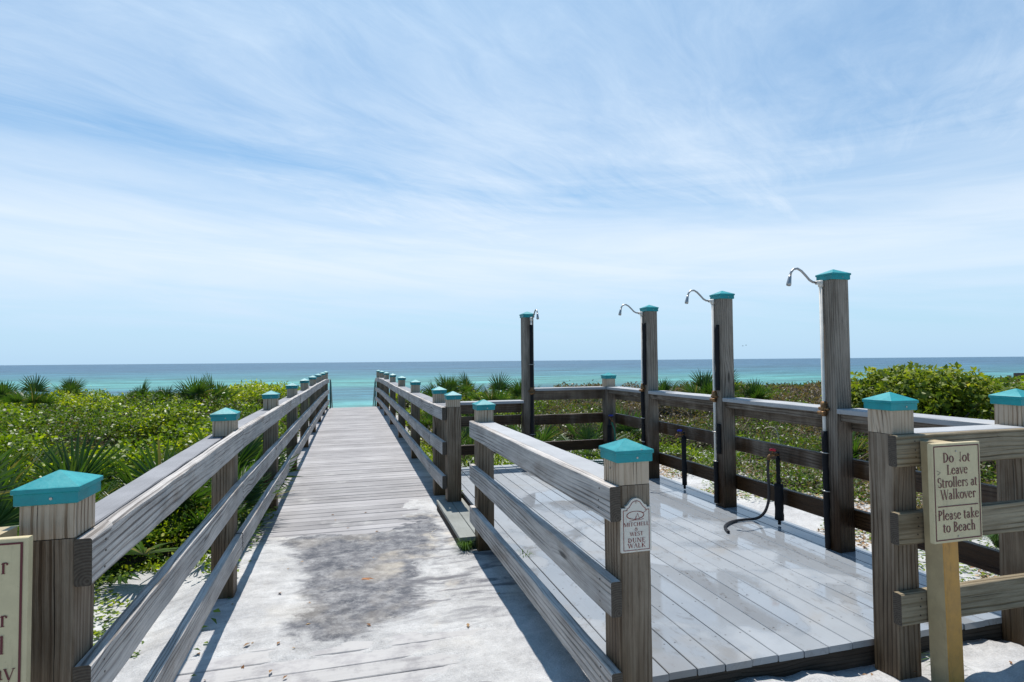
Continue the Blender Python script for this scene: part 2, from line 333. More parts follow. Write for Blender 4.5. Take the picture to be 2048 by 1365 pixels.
# ------------------------------------------------------------------ object helpers
WLOC = {}
class MB:
    def __init__(s): s.v = []; s.f = []; s.uv = []; s.mi = []; s.bd = []; s.b = .5
    def face(s, idx, uvs, mi=0): s.f.append(idx); s.uv.append(uvs); s.mi.append(mi); s.bd.append(s.b)
    def poly(s, pts, mi=0, uvs=None):
        k = len(s.v); s.v += [tuple(p) for p in pts]
        s.face(list(range(k, k+len(pts))), uvs or [(p[0], p[2]) for p in pts], mi)
    def plank(s, p0, p1, w, h, up=(0, 0, 1), ch=.004, mi=0, em=1, n=None, jit=.0012):
        """board from p0 to p1, w across, h along up; worn, slightly uneven edges"""
        p0, p1 = Vector(p0), Vector(p1); d = p1-p0; L = d.length; d.normalize()
        up = Vector(up); up = (up-d*up.dot(d)).normalized(); sd_ = d.cross(up)
        n = n or max(1, int(L/.16)); k0 = len(s.v)
        a, b = w/2, h/2
        prof = [(-a+ch, -b), (a-ch, -b), (a, -b+ch), (a, b-ch), (a-ch, b), (-a+ch, b), (-a, b-ch), (-a, -b+ch)]
        per = [0]
        for i in range(8):
            q, r = prof[i], prof[(i+1) % 8]; per.append(per[-1]+math.hypot(r[0]-q[0], r[1]-q[1]))
        u0, v0 = random.uniform(0, 60), random.uniform(0, 60)
        for j in range(n+1):
            c = p0+d*(L*j/n)
            for (x, y) in prof:
                jj = jit if 0 < j < n else jit*.3
                s.v.append(tuple(c+sd_*(x+random.uniform(-jj, jj))+up*(y+random.uniform(-jj, jj))))
        for j in range(n):
            for i in range(8):
                i2 = (i+1) % 8; A = k0+j*8
                ua, ub = u0+L*j/n, u0+L*(j+1)/n
                s.face([A+i, A+8+i, A+8+i2, A+i2], [(ua, v0+per[i]), (ub, v0+per[i]), (ub, v0+per[i+1]), (ua, v0+per[i+1])], mi)
        s.face([k0+i for i in range(8)], [(x+.0, y) for x, y in prof], em)
        A = k0+n*8
        s.face([A+7-i for i in range(8)], [prof[7-i] for i in range(8)], em)
    def box(s, c, dx, dy, dz, mi=0):
        s.plank((c[0]-dx/2, c[1], c[2]), (c[0]+dx/2, c[1], c[2]), dy, dz, ch=min(dy, dz)*.06, mi=mi, em=mi, n=1, jit=0)
    def tube(s, pts, r, seg=8, mi=0, rs=None, cap=True):
        pts = [Vector(p) for p in pts]; k0 = len(s.v); nrm = None
        for i, p in enumerate(pts):
            d = (pts[min(i+1, len(pts)-1)]-pts[max(i-1, 0)]).normalized()
            if nrm is None:
                nrm = d.orthogonal().normalized()
            nrm = (nrm-d*nrm.dot(d)).normalized(); b = d.cross(nrm); rr = rs[i] if rs else r
            for j in range(seg):
                a = 2*math.pi*j/seg; s.v.append(tuple(p+(nrm*math.cos(a)+b*math.sin(a))*rr))
        for i in range(len(pts)-1):
            for j in range(seg):
                j2 = (j+1) % seg; A = k0+i*seg
                s.face([A+j, A+j2, A+seg+j2, A+seg+j], [(0, 0)]*4, mi)
        if cap:
            s.face([k0+seg-1-j for j in range(seg)], [(0, 0)]*seg, mi)
            A = k0+(len(pts)-1)*seg; s.face([A+j for j in range(seg)], [(0, 0)]*seg, mi)
    def mesh(s, name, mats, off=(0, 0, 0), smooth=False):
        me = bpy.data.meshes.new(name)
        v = np.array(s.v, dtype=float)-np.array(off)
        me.from_pydata([tuple(x) for x in v], [], s.f)
        uvl = me.uv_layers.new(name='UVMap'); fl = [c for f in s.uv for p in f for c in p[:2]]; uvl.data.foreach_set('uv', fl)
        me.polygons.foreach_set('material_index', s.mi)
        at = me.attributes.new('board', 'FLOAT', 'FACE'); at.data.foreach_set('value', s.bd)
        for m in (mats if isinstance(mats, (list, tuple)) else [mats]): me.materials.append(m)
        if smooth: me.polygons.foreach_set('use_smooth', [True]*len(me.polygons))
        me.update(); return me
def link(o, parent=None, loc=(0, 0, 0)):
    """loc is the world location"""
    col.objects.link(o)
    pl = WLOC.get(parent.name, (0, 0, 0)) if parent else (0, 0, 0)
    o.parent = parent; o.location = Vector(loc)-Vector(pl); WLOC[o.name] = tuple(loc); return o
def obj(name, mb, mats, parent=None, smooth=False, loc=None):
    loc = loc if loc is not None else (WLOC[parent.name] if parent else (0, 0, 0))
    return link(bpy.data.objects.new(name, mb.mesh(name, mats, loc, smooth)), parent, loc)
def tag(o, label=None, cat=None, group=None, kind=None):
    if label: o['label'] = label
    if cat: o['category'] = cat
    if group: o['group'] = group
    if kind: o['kind'] = kind
    return o
def thing(name, label, cat, loc, group=None):
    o = bpy.data.objects.new(name, None); o.empty_display_size = .1
    return tag(link(o, None, loc), label, cat, group)
def shared(name, me, parent, loc, rz=0):
    o = bpy.data.objects.new(name, me); link(o, parent, loc); o.rotation_euler.z = rz; return o

# ------------------------------------------------------------------ terrain, sea
def smooth(a, b, x): tt_ = np.clip((x-a)/(b-a), 0, 1); return tt_*tt_*(3-2*tt_)
def vnoise(x, y, seed=0):
    x = np.asarray(x, float); y = np.asarray(y, float)
    xi = np.floor(x).astype(np.int64); yi = np.floor(y).astype(np.int64); xf = x-xi; yf = y-yi
    def h(a, b):
        n = (a*374761393+b*668265263+seed*1442695041) & 0x7fffffff; n = ((n ^ (n >> 13))*1274126177) & 0x7fffffff
        return ((n ^ (n >> 16)) & 0xffff)/65535.0
    u = xf*xf*(3-2*xf); v = yf*yf*(3-2*yf)
    return (h(xi, yi)*(1-u)+h(xi+1, yi)*u)*(1-v)+(h(xi, yi+1)*(1-u)+h(xi+1, yi+1)*u)*v
def fbm(x, y, o=4, seed=0): return sum(vnoise(x*2**i+17*i, y*2**i+31*i, seed+i)*.5**i for i in range(o))/(2-2.0**(1-o))
def ground(x, y):
    x = np.asarray(x, float); y = np.asarray(y, float)
    z = -.05+.10*(fbm(x*.3, y*.3, 3, 5)-.5)*smooth(2.2, 6, np.abs(x-1.2))+.05*(fbm(x*1.7, y*1.7, 3, 9)-.5)
    front = smooth(1.15, 1.5, x)*smooth(2.75, 2.36, y)
    z = z+front*(.125+.10*(fbm(x*2.6, y*2.6, 3, 3)-.5)+.05*(fbm(x*8, y*8, 3, 13)-.5))
    under = smooth(-1.0, -.85, x)*smooth(1.25, 1.05, x)*smooth(3.2, 3.5, y)*smooth(30, 26, y)
    z = z-(.22+.9*smooth(20.5, 22.5, y))*under
    ud = smooth(1.1, 1.2, x)*smooth(3.75, 3.6, x)*smooth(2.4, 2.6, y)*smooth(7.8, 7.6, y); z = z-.1*ud
    dune = .15*smooth(8, 14, y)-.5*smooth(20, 30, y)-6.2*smooth(26, 52, y)
    return z+dune
def axis(parts):
    a = np.concatenate([np.arange(p, q, s_) for p, q, s_ in parts]); return np.unique(np.round(a, 4))
def grid_mesh(name, X, Y, Z, m, attrs=None, smoothf=True):
    ny, nx = X.shape; v = np.stack([X, Y, Z], -1).reshape(-1, 3)
    i = np.arange(ny*nx).reshape(ny, nx)
    q = np.stack([i[:-1, :-1], i[:-1, 1:], i[1:, 1:], i[1:, :-1]], -1).reshape(-1, 4)
    return arr_mesh(name, v, q, m, vattrs=attrs, smoothf=smoothf)
def arr_mesh(name, v, q, m, fattrs=None, vattrs=None, smoothf=False):
    me = bpy.data.meshes.new(name); k = q.shape[1]
    me.vertices.add(len(v)); me.vertices.foreach_set('co', np.ascontiguousarray(v, dtype=np.float32).ravel())
    me.loops.add(q.size); me.loops.foreach_set('vertex_index', np.ascontiguousarray(q, dtype=np.int32).ravel())
    me.polygons.add(len(q)); me.polygons.foreach_set('loop_start', np.arange(0, q.size, k, dtype=np.int32))
    if smoothf: me.polygons.foreach_set('use_smooth', np.ones(len(q), dtype=bool))
    for dom, dct in (('FACE', fattrs), ('POINT', vattrs)):
        for an, av in (dct or {}).items():
            a = me.attributes.new(an, 'FLOAT', dom); a.data.foreach_set('value', np.ascontiguousarray(av, dtype=np.float32).ravel())
    me.materials.append(m); me.update(calc_edges=True); me.validate(); return me
gx = axis([(-160, -14, 6), (-14, -3, .5), (-3, 6.5, .05), (6.5, 16, .4), (16, 161, 6)]); gy = axis([(-40, .4, 4), (.4, 8.5, .05), (8.5, 30, .4), (30, 70, 1.5)])
GX, GY = np.meshgrid(gx, gy)
tag(link(bpy.data.objects.new('sand_ground', grid_mesh('sand_ground', GX, GY, ground(GX, GY), SAND))), kind='structure')
v = np.array([(-60000, 44, -5.9), (60000, 44, -5.9), (60000, 70000, -5.9), (-60000, 70000, -5.9)], float)
tag(link(bpy.data.objects.new('sea', arr_mesh('sea', v, np.array([[0, 1, 2, 3]]), SEA))), kind='structure')

# ------------------------------------------------------------------ boardwalk, deck, step
def wz(y): return .03*math.sin(min(max((y-2)/12, 0), 1)*math.pi*.5)-.05*max(0, (y-15)/7)**2
XL, XR = -.8344, 1.0225
mb = MB(); y = 1.2
while y < 21.75:
    mb.b = random.random()
    wd = .139
    ex0, ex1 = -.93+random.uniform(-.006, .006), 1.085+random.uniform(-.006, .006)
    zc = wz(y)-.019+random.uniform(-.0015, .0015)
    mb.plank((ex0, y+wd/2, zc), (ex1, y+wd/2, zc+random.uniform(-.001, .001)), wd, .038, ch=.004, em=0, n=5)
    y += wd+random.choice((.0055, .0065, .0075, .009))+(.0035 if 5 < y < 10 else 0)
tag(obj('boardwalk_path', mb, [WALK]), kind='structure')
mb = MB()
for yy0, yy1 in ((3.5, 9.5), (9.5, 15.5), (15.5, 21.6)):
    for xx in (-.87, .1, 1.03): mb.plank((xx, yy0, wz(yy0)-.14), (xx, yy1-.01, wz(yy1)-.14), .045, .19, n=4)
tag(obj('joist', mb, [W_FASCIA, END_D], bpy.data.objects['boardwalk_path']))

DZ = .19
tb = thing('shower_deck', 'raised pale grey board shower deck, wet and glossy beside the showers', 'deck', (2.4, 5, 0)); tag(tb, kind='structure')
mb = MB(); x = 1.165; i = 0
while x < 3.60:
    mb.b = random.random(); wd = .066 if i == 0 else .1405
    wd = min(wd, 3.65-x)
    mb.plank((x+wd/2, 2.385+random.uniform(-.004, .004), DZ-.016), (x+wd/2, 7.70, DZ-.016+random.uniform(-.001, .001)), wd, .032, ch=.003, em=0, n=12, jit=.0007)
    x += wd+.0052; i += 1
for o_ in (obj('deck_board', mb, [DECK], tb),): tag(o_)
mb = MB()
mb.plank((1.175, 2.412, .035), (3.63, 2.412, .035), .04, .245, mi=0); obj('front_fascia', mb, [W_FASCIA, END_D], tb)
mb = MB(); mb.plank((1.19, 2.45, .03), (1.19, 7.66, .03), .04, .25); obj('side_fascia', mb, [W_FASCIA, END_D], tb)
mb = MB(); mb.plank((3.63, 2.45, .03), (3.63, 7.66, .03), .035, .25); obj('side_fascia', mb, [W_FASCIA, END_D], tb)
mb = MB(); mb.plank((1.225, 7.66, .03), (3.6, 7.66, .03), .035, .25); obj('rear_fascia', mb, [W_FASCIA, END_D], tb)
mb = MB()
for k, ddx in enumerate((.925-.0, 1.07)):
    mb.plank((ddx+.03, 4.89, .101), (ddx+.03, 6.285, .101), .142 if k == 0 else .138, .036, em=0, n=8)
st = thing('wooden_step', 'low grey wooden step up to the shower deck, grass tuft at its near end', 'step', (1.02, 5.6, 0))
obj('tread', mb, [STEPM], st)
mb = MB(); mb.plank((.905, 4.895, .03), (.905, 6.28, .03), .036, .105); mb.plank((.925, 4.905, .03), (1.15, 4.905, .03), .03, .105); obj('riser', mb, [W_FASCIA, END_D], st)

# drifted sand on the walk
sx = np.arange(-1.25, 1.161, .016); sy = np.arange(1.6, 7.6, .016); SX, SY = np.meshgrid(sx, sy)
poly = np.array([(-.55, 5.52), (-.35, 5.74), (-.11, 5.81), (.08, 5.84), (.28, 6.15), (.62, 6.10), (.80, 6.2), (.80, 5.5), (.62, 4.82), (.47, 4.62), (.45, 4.39), (.44, 3.83), (.29, 3.72), (.11, 3.64), (-.03, 3.55), (-.2, 3.6), (-.36, 3.68), (-.3, 3.9), (-.3, 4.23), (-.28, 4.6), (-.41, 5.2)])
def poly_sd(px, py, P):
    d = np.full(px.shape, 1e9); ins = np.zeros(px.shape, bool)
    for i in range(len(P)):
        a, b = P[i], P[(i+1) % len(P)]; e = b-a
        tt_ = np.clip(((px-a[0])*e[0]+(py-a[1])*e[1])/(e@e), 0, 1)
        d = np.minimum(d, np.hypot(px-a[0]-e[0]*tt_, py-a[1]-e[1]*tt_))
        c = ((a[1] > py) != (b[1] > py)) & (px < (b[0]-a[0])*(py-a[1])/((b[1]-a[1]) if b[1] != a[1] else 1e-9)+a[0]); ins ^= c
    return np.where(ins, d, -d)
sdv = poly_sd(SX, SY, poly)
damp = np.clip(.50+sdv*2.2, 0, 1)
smear = smooth(.0, .5, SX)*smooth(6.6, 6.0, SY)*smooth(2.9, 4.2, SY)*.95+.38*smooth(3.2, 3.9, SY)*smooth(6.4, 5.9, SY)
nz = fbm(SX*3, SY*7, 5, 21)-.5; nz2 = fbm(SX*11, SY*16, 3, 33)-.5
cover_ = smooth(3.22, 3.56, SY+.30*nz+.10*SX)*smooth(5.95, 5.55, SY+.5*nz-.32*smooth(.2, .9, SX))
cover_ = np.maximum(cover_, smooth(.86, 1.02, SX+.3*nz)*smooth(2.0, 2.3, SY)*smooth(6.9, 6.4, SY))
cover_ = np.maximum(cover_, .86*smooth(.35, .75, SX+.6*nz)*smooth(7.3, 6.7, SY+.6*nz)*smooth(5.6, 6.1, SY))
cover_ = np.maximum(cover_, .9*smooth(.15, .6, SX+.5*nz)*smooth(3.9, 3.4, SY))
cover_ = np.maximum(cover_, smooth(-.86, -.98, SX)*smooth(5.5, 5.2, SY))
WZ = np.vectorize(wz)(SY)
SZ = WZ-.024+.033*cover_+.014*nz+.007*nz2+.004*np.sin(SY*43)*(1-cover_)
SZ = np.where(SX < -.97, np.minimum(SZ, .02)-.05*smooth(-1.0, -1.2, SX), SZ)
tag(link(bpy.data.objects.new('drifted_sand', grid_mesh('drifted_sand', SX, SY, SZ, SANDW, {'damp': damp, 'smear': smear}))), kind='stuff')

# ------------------------------------------------------------------ posts, caps, rails
def cap_mesh():
    mb = MB(); a, b = .0785, .0835; k = 0
    def ringp(h, z): return [(-h, -h, z), (h, -h, z), (h, h, z), (-h, h, z)]
    L = [ringp(a-.004, -.0485), ringp(a, -.046), ringp(a, -.016), ringp(b, -.013), ringp(b, -.001), ringp(b-.003, .001), [(0, 0, .037)]*1]
    L[6] = ringp(.0025, .037)
    base = 0
    for r_ in L: mb.v += r_
    for i in range(6):
        for j in range(4):
            j2 = (j+1) % 4; mb.face([i*4+j, i*4+j2, i*4+4+j2, i*4+4+j], [(0, 0)]*4)
    mb.face([24, 25, 26, 27], [(0, 0)]*4); mb.face([3, 2, 1, 0], [(0, 0)]*4)
    mb.tube([(.012, -a+.001, -.031), (.012, -a-.0022, -.031)], .0042, 8, mi=1)
    return mb.mesh('post_cap', [TEAL, SCREW])
CAPM = cap_mesh()
def screw_mesh():
    mb = MB(); mb.tube([(0, .002, 0), (0, -.0025, 0)], .0042, 8); return mb.mesh('screw', SCREW)
SCREWM = screw_mesh()
PW = .14
def post(parent, x, y, zb, zr, ztop, m=None, screws=False, block=True, w_=PW, zbk=None):
    """post to the rail top, then a block and a painted cap"""
    mb = MB(); m = m or W_POST
    mb.plank((x, y, zb), (x, y, zr if block else ztop-.075), w_, w_, up=(0, 1, 0), ch=.005, n=10)
    p = obj('post', mb, [m, END], parent)
    if block:
        mb = MB(); mb.plank((x, y, (zbk or zr)+.002), (x, y, ztop-.075), .138, .138, up=(0, 1, 0), ch=.004, n=2); obj('post_block', mb, [W_BLOCK, END], p)
    c = shared('post_cap', CAPM, p, (x, y, ztop-.037), 0)
    c.rotation_euler = (random.uniform(-.012, .012), random.uniform(-.012, .012), random.uniform(-.03, .03))
    return p
def rails(parent, pts, zs, off, axisv, m=W_RAIL, em=END, th=.045, ht=.137, ext=(0, 0), tops=(0, -.365, -.717), nails=True):
    """three rails per bay; zs = rail top at each post; off shifts sideways along axisv"""
    for k in range(len(pts)-1):
        a, b = Vector((*pts[k], 0)), Vector((*pts[k+1], 0)); d = (b-a).normalized()
        A = a-d*(ext[0] if k == 0 else -.001); B = b+d*(ext[1] if k == len(pts)-2 else -.001)
        for q, dz in enumerate(tops):
            jit = random.uniform(-.004, .004)
            mb = MB(); o_ = Vector(axisv)*(off+random.uniform(-.0015, .0015))
            mb.plank(A+o_+Vector((0, 0, zs[k]+dz-ht/2+jit)), B+o_+Vector((0, 0, zs[k+1]+dz-ht/2+jit)), th, ht, ch=.005, jit=.0016)
            if nails:
                ax_ = Vector(axisv)*(1 if off > 0 else -1)
                for end, pz in ((A, zs[k]), (B, zs[k+1])):
                    inw = d if end is A else -d; e0 = (ext[0] if k == 0 and end is A else ext[1] if k == len(pts)-2 and end is B else 0)
                    for dzz in (-.028, -.068, -.108):
                        c = end+inw*(e0+.018+random.uniform(-.006, .006))+o_+ax_*(th/2+.0004)+Vector((0, 0, pz+dz+dzz+jit+random.uniform(-.006, .006)))
                        mb.tube([c-ax_*.003, c+ax_*.0012], .0036, 7, mi=2)
            obj('rail', mb, [m, em, NAIL], parent)
def capboards(parent, pts, zs, off, axisv, wdt=.14, m=CAPBOARD, ext=(0, 0), th=.036):
    for k in range(len(pts)-1):
        a, b = Vector((*pts[k], 0)), Vector((*pts[k+1], 0)); d = (b-a).normalized()
        A = a-d*(ext[0] if k == 0 else -.0015); B = b+d*(ext[1] if k == len(pts)-2 else -.0015)
        mb = MB(); o_ = Vector(axisv)*off
        mb.plank(A+o_+Vector((0, 0, zs[k]-th/2)), B+o_+Vector((0, 0, zs[k+1]-th/2)), wdt, th, ch=.004, em=0)
        obj('cap_board', mb, [m], parent)

# left walk railing
ly = [2.0406+2.3815*i for i in range(9)]
lr = [1.10, 1.143, 1.135, 1.13, 1.12, 1.115, 1.10, 1.085, 1.025]
def ztop(y): return 1.28+.0386*(y/10)-.0133*(y/10)**2
rl = thing('walk_railing', 'long grey railing with nine teal capped posts along the left edge of the boardwalk', 'railing', (XL, 2, 0))
for i, (y, zr) in enumerate(zip(ly, lr)): post(rl, XL, y, -.25 if i else -.2, zr-.077 if i else zr, ztop(y), block=True, zbk=zr-.04 if i else None)
P_ = [(XL, y) for y in ly]
rails(rl, P_, lr, .0925, (1, 0, 0), ext=(.075, .07)); capboards(rl, P_, [q-.04 for q in lr], -.056, (1, 0, 0), wdt=.115, ext=(-.07, .07), m=CAPGREY)

# right walk railing (far part)
ry = [6.22]+[7.005+2.6806*i for i in range(7)]
rx = [1.057]+[XR]*7
rr = [1.113, 1.108, 1.095, 1.088, 1.09, 1.085, 1.06, .985]
rrl = thing('walk_railing', 'grey railing with eight teal capped posts along the right edge of the far boardwalk', 'railing', (XR, 7, 0))
for i in range(8): post(rrl, rx[i], ry[i], -.2 if i != 7 else -.6, rr[i]-.036 if i else rr[i], ztop(ry[i]) if i else 1.28, m=W_POST, w_=.15 if i == 0 else PW)
P_ = [(XR+(.02 if i == 0 else 0), ry[i]) for i in range(8)]
rails(rrl, P_, rr, -.0925, (1, 0, 0), ext=(.07, .05)); capboards(rrl, P_, rr, 0, (1, 0, 0), ext=(-.08, .05), m=CAPGREY)

# short railing with the plaque post
AX, AY, DY = 1.09, 4.86, 2.2
sr = thing('walk_railing', 'short grey railing between walk and shower deck, name plaque on its near post', 'railing', (AX, 3.5, 0))
post(sr, AX, AY, -.2, 1.09-.036, 1.274); dp = post(sr, AX, DY, -.2, 1.1, 1.277)
P_ = [(AX, DY), (AX, AY)]
rails(sr, P_, [1.10, 1.088], -.0925, (1, 0, 0), ext=(.088, .06)); capboards(sr, P_, [1.10, 1.088], .0, (1, 0, 0), ext=(-.072, .075))
mb = MB(); mb.plank((AX-.071, AY-.105, .0), (AX-.071, AY-.105, 1.05), .04, .055, up=(0, 1, 0), n=8)
for (xx, yy, zz_) in ((AX+.03, DY-.08, 1.24), (AX-.08, DY-.02, 1.165)): shared('screw', SCREWM, sr, (xx, yy, zz_), 0)

# shower posts
SXC = 3.48
def ellipse_pts(path): return path
def shower(x, y, label, face, white_to, foam, foam2, valve_z, brass):
    """face: direction the arm points (unit vector in plan)"""
    t_ = thing('shower_post', label, 'shower', (x, y, DZ), 'outdoor showers on tall posts')
    p = post(t_, x, y, -.1, 0, 2.265, m=W_WETPOST, block=False)
    f = Vector((*face, 0)); sidev = Vector((face[1], -face[0], 0))
    o_ = Vector((x, y, 0))+f*(PW/2+.018)+sidev*(.028 if face[0] else -.03)
    zt = 2.165
    mb = MB(); mb.tube([o_+Vector((0, 0, DZ+.02)), o_+Vector((0, 0, zt))], .0125, 10); obj('water_pipe', mb, [PVC], t_, True)
    for za, zb in ((foam, foam2) if isinstance(foam, tuple) else ((foam, foam2),)):
        mb = MB(); n = 14
        mb.tube([o_+Vector((random.uniform(-.002, .002), random.uniform(-.002, .002), za+(zb-za)*i/n)) for i in range(n+1)], .021, 10, rs=[.021+random.uniform(-.0025, .0025) for _ in range(n+1)])
        obj('pipe_foam', mb, [FOAM], t_, True)
    mb = MB(); mb.tube([o_+Vector((0, 0, zt-.03)), o_+Vector((0, 0, zt+.018))], .019, 10)
    mb.tube([o_+Vector((0, 0, zt)), o_+f*.04+Vector((0, 0, zt))], .016, 10); obj('elbow', mb, [PVC], t_, True)
    ctr = [(.03, 0), (.07, .003), (.10, .018), (.135, .052), (.17, .083), (.205, .100), (.24, .095), (.262, .072), (.272, .045)]
    mb = MB(); mb.tube([o_+f*a+Vector((0, 0, zt+b)) for a, b in ctr], .0085, 10); obj('shower_arm', mb, [STEEL], t_, True)
    hd = [(.272, .048), (.275, .03), (.281, .005), (.284, -.010), (.287, -.026), (.288, -.030)]
    mb = MB(); mb.tube([o_+f*a+Vector((0, 0, zt+b)) for a, b in hd], .02, 12, rs=[.010, .012, .015, .0175, .017, .012]); obj('shower_head', mb, [STEEL], t_, True)
    if valve_z:
        mb = MB(); c = o_+Vector((0, 0, valve_z))
        mb.tube([c+Vector((0, 0, -.055)), c+Vector((0, 0, -.035)), c+Vector((0, 0, .035)), c+Vector((0, 0, .055))], .02, 8, rs=[.018, .024, .024, .018])
        mb.tube([c-sidev*.045, c+sidev*.045], .012, 8); mb.tube([c+Vector((0, 0, -.03))-sidev*.035+f*.02, c+Vector((0, 0, -.03))+sidev*.035+f*.02], .014, 8)
        obj('valve', mb, [BRASS], t_, True)
    mb = MB()
    for zc in (.62, 1.55 if not brass else .9):
        mb.tube([o_+sidev*.04+Vector((0, 0, zc)), o_+f*.016+sidev*.02+Vector((0, 0, zc)), o_+f*.023+Vector((0, 0, zc)), o_+f*.016-sidev*.02+Vector((0, 0, zc)), o_-sidev*.04+Vector((0, 0, zc))], .005, 6)
    obj('pipe_clamp', mb, [SCREW], t_, True)
    return t_
s4 = shower(SXC, 3.545, 'nearest shower post with a bare white pipe and rusty valve, tallest in the photo', (-1, 0), 0, .20, 1.06, 1.225, True)
s3 = shower(SXC, 4.90, 'shower post with black foam pipe above a brass and white stretch at the railing', (-1, 0), 0, ((.20, .99), (1.33, 1.95)), 0, 1.24, True) if False else None
def foam_two(x, y, label, spans, valve):
    t_ = shower(x, y, label, (-1, 0), 0, spans[0][0], spans[0][1], valve, True)
    for za, zb in spans[1:]:
        mb = MB(); o_ = Vector((x-PW/2-.018, y-.028, 0))
        n = 12; mb.tube([o_+Vector((random.uniform(-.002, .002), random.uniform(-.002, .002), za+(zb-za)*i/n)) for i in range(n+1)], .021, 10, rs=[.021+random.uniform(-.003, .003) for _ in range(n+1)])
        obj('pipe_foam', mb, [FOAM], t_, True)
    return t_
foam_two(SXC, 4.90, 'shower post with black foam pipe above a brass and white stretch at the railing', ((.22, .62), (.70, .98), (1.30, 1.93)), 1.24)
foam_two(SXC, 6.34, 'shower post with ragged black foam down its pipe, beside the blue handled tap', ((.22, 1.22), (1.30, 2.04)), 1.26)
shower(2.295, 7.52, 'farthest shower post, black pipe and shower head on the side facing the camera', (0, -1), 0, .22, 2.08, 1.2, False)

# deck railings
t_ = thing('deck_railing', 'lower rear deck railing between the corner post and the farthest shower post', 'railing', (1.7, 7.52, 0))
P_ = [(1.13, 7.52), (2.222, 7.52)]
rails(t_, P_, [1.035, 1.035], .0925, (0, 1, 0), m=W_WETRAIL, nails=False, tops=(0, -.17, -.54), ht=.13); capboards(t_, P_, [1.07, 1.07], .03, (0, 1, 0), wdt=.19)
post(t_, 1.10+.0, 7.56, -.2, 1.03, 1.07+.03, block=False) if False else None
t_ = thing('deck_railing', 'rear deck railing from the farthest shower post to the teal capped corner post', 'railing', (2.9, 7.52, 0))
P_ = [(2.368, 7.52), (SXC-.02, 7.52)]
rails(t_, P_, [1.195, 1.195], .0925, (0, 1, 0), m=W_WETRAIL, nails=False, tops=(0, -.335, -.705), ht=.135); capboards(t_, P_, [1.23, 1.23], .03, (0, 1, 0), wdt=.19, ext=(0, -.05))
post(t_, SXC, 7.52, -.1, 1.23, 1.426, m=W_WETPOST)
t_ = thing('deck_railing', 'side deck railing of wet dark boards running between the shower posts', 'railing', (SXC, 5, 0))
for (ya, yb) in ((2.395, 3.473), (3.617, 4.828), (4.972, 6.268), (6.412, 7.448)):
    P_ = [(SXC, ya), (SXC, yb)]
    rails(t_, P_, [1.195]*2, .0925, (1, 0, 0), m=W_WETRAIL, nails=False, tops=(0, -.335, -.705), ht=.135, ext=(.073, .072)); capboards(t_, P_, [1.23]*2, .035, (1, 0, 0), wdt=.21)
    mb = MB(); mb.plank((SXC-.02, ya+.002, 1.165), (SXC-.02, yb-.002, 1.165), .036, .055); obj('nailer', mb, [W_WETRAIL, END_D], t_)
t_ = thing('deck_railing', 'front deck railing of thick olive grey boards behind the stroller sign', 'railing', (3.0, 2.3, 0))
EX, EY, FX, FY = 2.572, 2.29, 3.47, 2.32
post(t_, EX, EY, -.15, 1.23, 1.43, m=W_POST); post(t_, FX, FY, -.15, 1.23, 1.427, m=W_POST)
P_ = [(EX, 2.29), (3.75, 2.29)]
rails(t_, P_, [1.23]*2, -.0925, (0, 1, 0), m=W_OLIVE, tops=(0, -.362, -.736), ht=.148, ext=(.098, 0))
P_ = [(EX, 2.29), (FX, 2.29)]; capboards(t_, P_, [1.232]*2, .01, (0, 1, 0), wdt=.15, ext=(-.072, -.072))
mb = MB(); mb.plank((EX+.075, 2.333, 1.15), (FX-.075, 2.333, 1.15), .04, .09); obj('nailer', mb, [W_OLIVE, END], t_)

# ------------------------------------------------------------------ foot wash taps and hoses
def tap(x, y, zt, label, handle, foam_parts, face=(-1, 0)):
    t_ = thing('foot_tap', label, 'tap', (x, y, DZ), 'foot wash taps')
    mb = MB(); mb.tube([(x, y, DZ+.01), (x, y, zt+.02)], .013, 10); obj('pipe', mb, [RUBBER], t_, True)
    for za, zb, rad in foam_parts:
        n = 9; mb = MB(); mb.tube([(x+random.uniform(-.002, .002), y+random.uniform(-.002, .002), za+(zb-za)*i/n) for i in range(n+1)], rad, 10, rs=[rad+random.uniform(-.002, .002) for _ in range(n+1)]); obj('pipe_foam', mb, [FOAM], t_, True)
    f = Vector((*face, 0)); c = Vector((x, y, zt))
    mb = MB(); mb.tube([c, c+f*.03, c+f*.07, c+f*.09+Vector((0, 0, -.015)), c+f*.095+Vector((0, 0, -.045))], .013, 9, rs=[.016, .014, .015, .014, .012])
    mb.tube([c+f*.05, c+f*.05+Vector((0, 0, .035))], .008, 8); obj('spout', mb, [BRASS], t_, True)
    mb = MB(); sdv_ = Vector((face[1], -face[0], 0)); h = c+f*.05+Vector((0, 0, .04))
    mb.tube([h-sdv_*.032, h-sdv_*.012, h+sdv_*.012, h+sdv_*.032], .01, 8, rs=[.009, .012, .012, .009]); mb.tube([h-f*.028, h+f*.028], .009, 8); mb.tube([h-Vector((0, 0, .01)), h+Vector((0, 0, .012))], .012, 8)
    obj('handle', mb, [handle], t_, True); return t_
def bez(pts, n=8):
    P = [Vector(p) for p in pts]; out = []
    for i in range(len(P)-1):
        a, b, c, d = P[max(i-1, 0)], P[i], P[i+1], P[min(i+2, len(P)-1)]
        for k in range(n):
            s = k/n; out.append(.5*((2*b)+(c-a)*s+(2*a-5*b+4*c-d)*s*s+(3*b-a-3*c+d)*s**3))
    return out+[P[-1]]
tap(3.49, 5.64, .79, 'black foot tap with blue handle between two shower posts', BLUEH, ((.24, .76, .027),))
tap(3.49, 4.19, .79, 'black foot tap with red handle and a rubber hose on its spout', REDH, ((.24, .54, .036), (.54, .76, .017)))
tap(3.44, 7.425, .80, 'small foot tap with blue handle on the teal capped corner post', BLUEH, ((.22, .70, .03),), (0, -1))
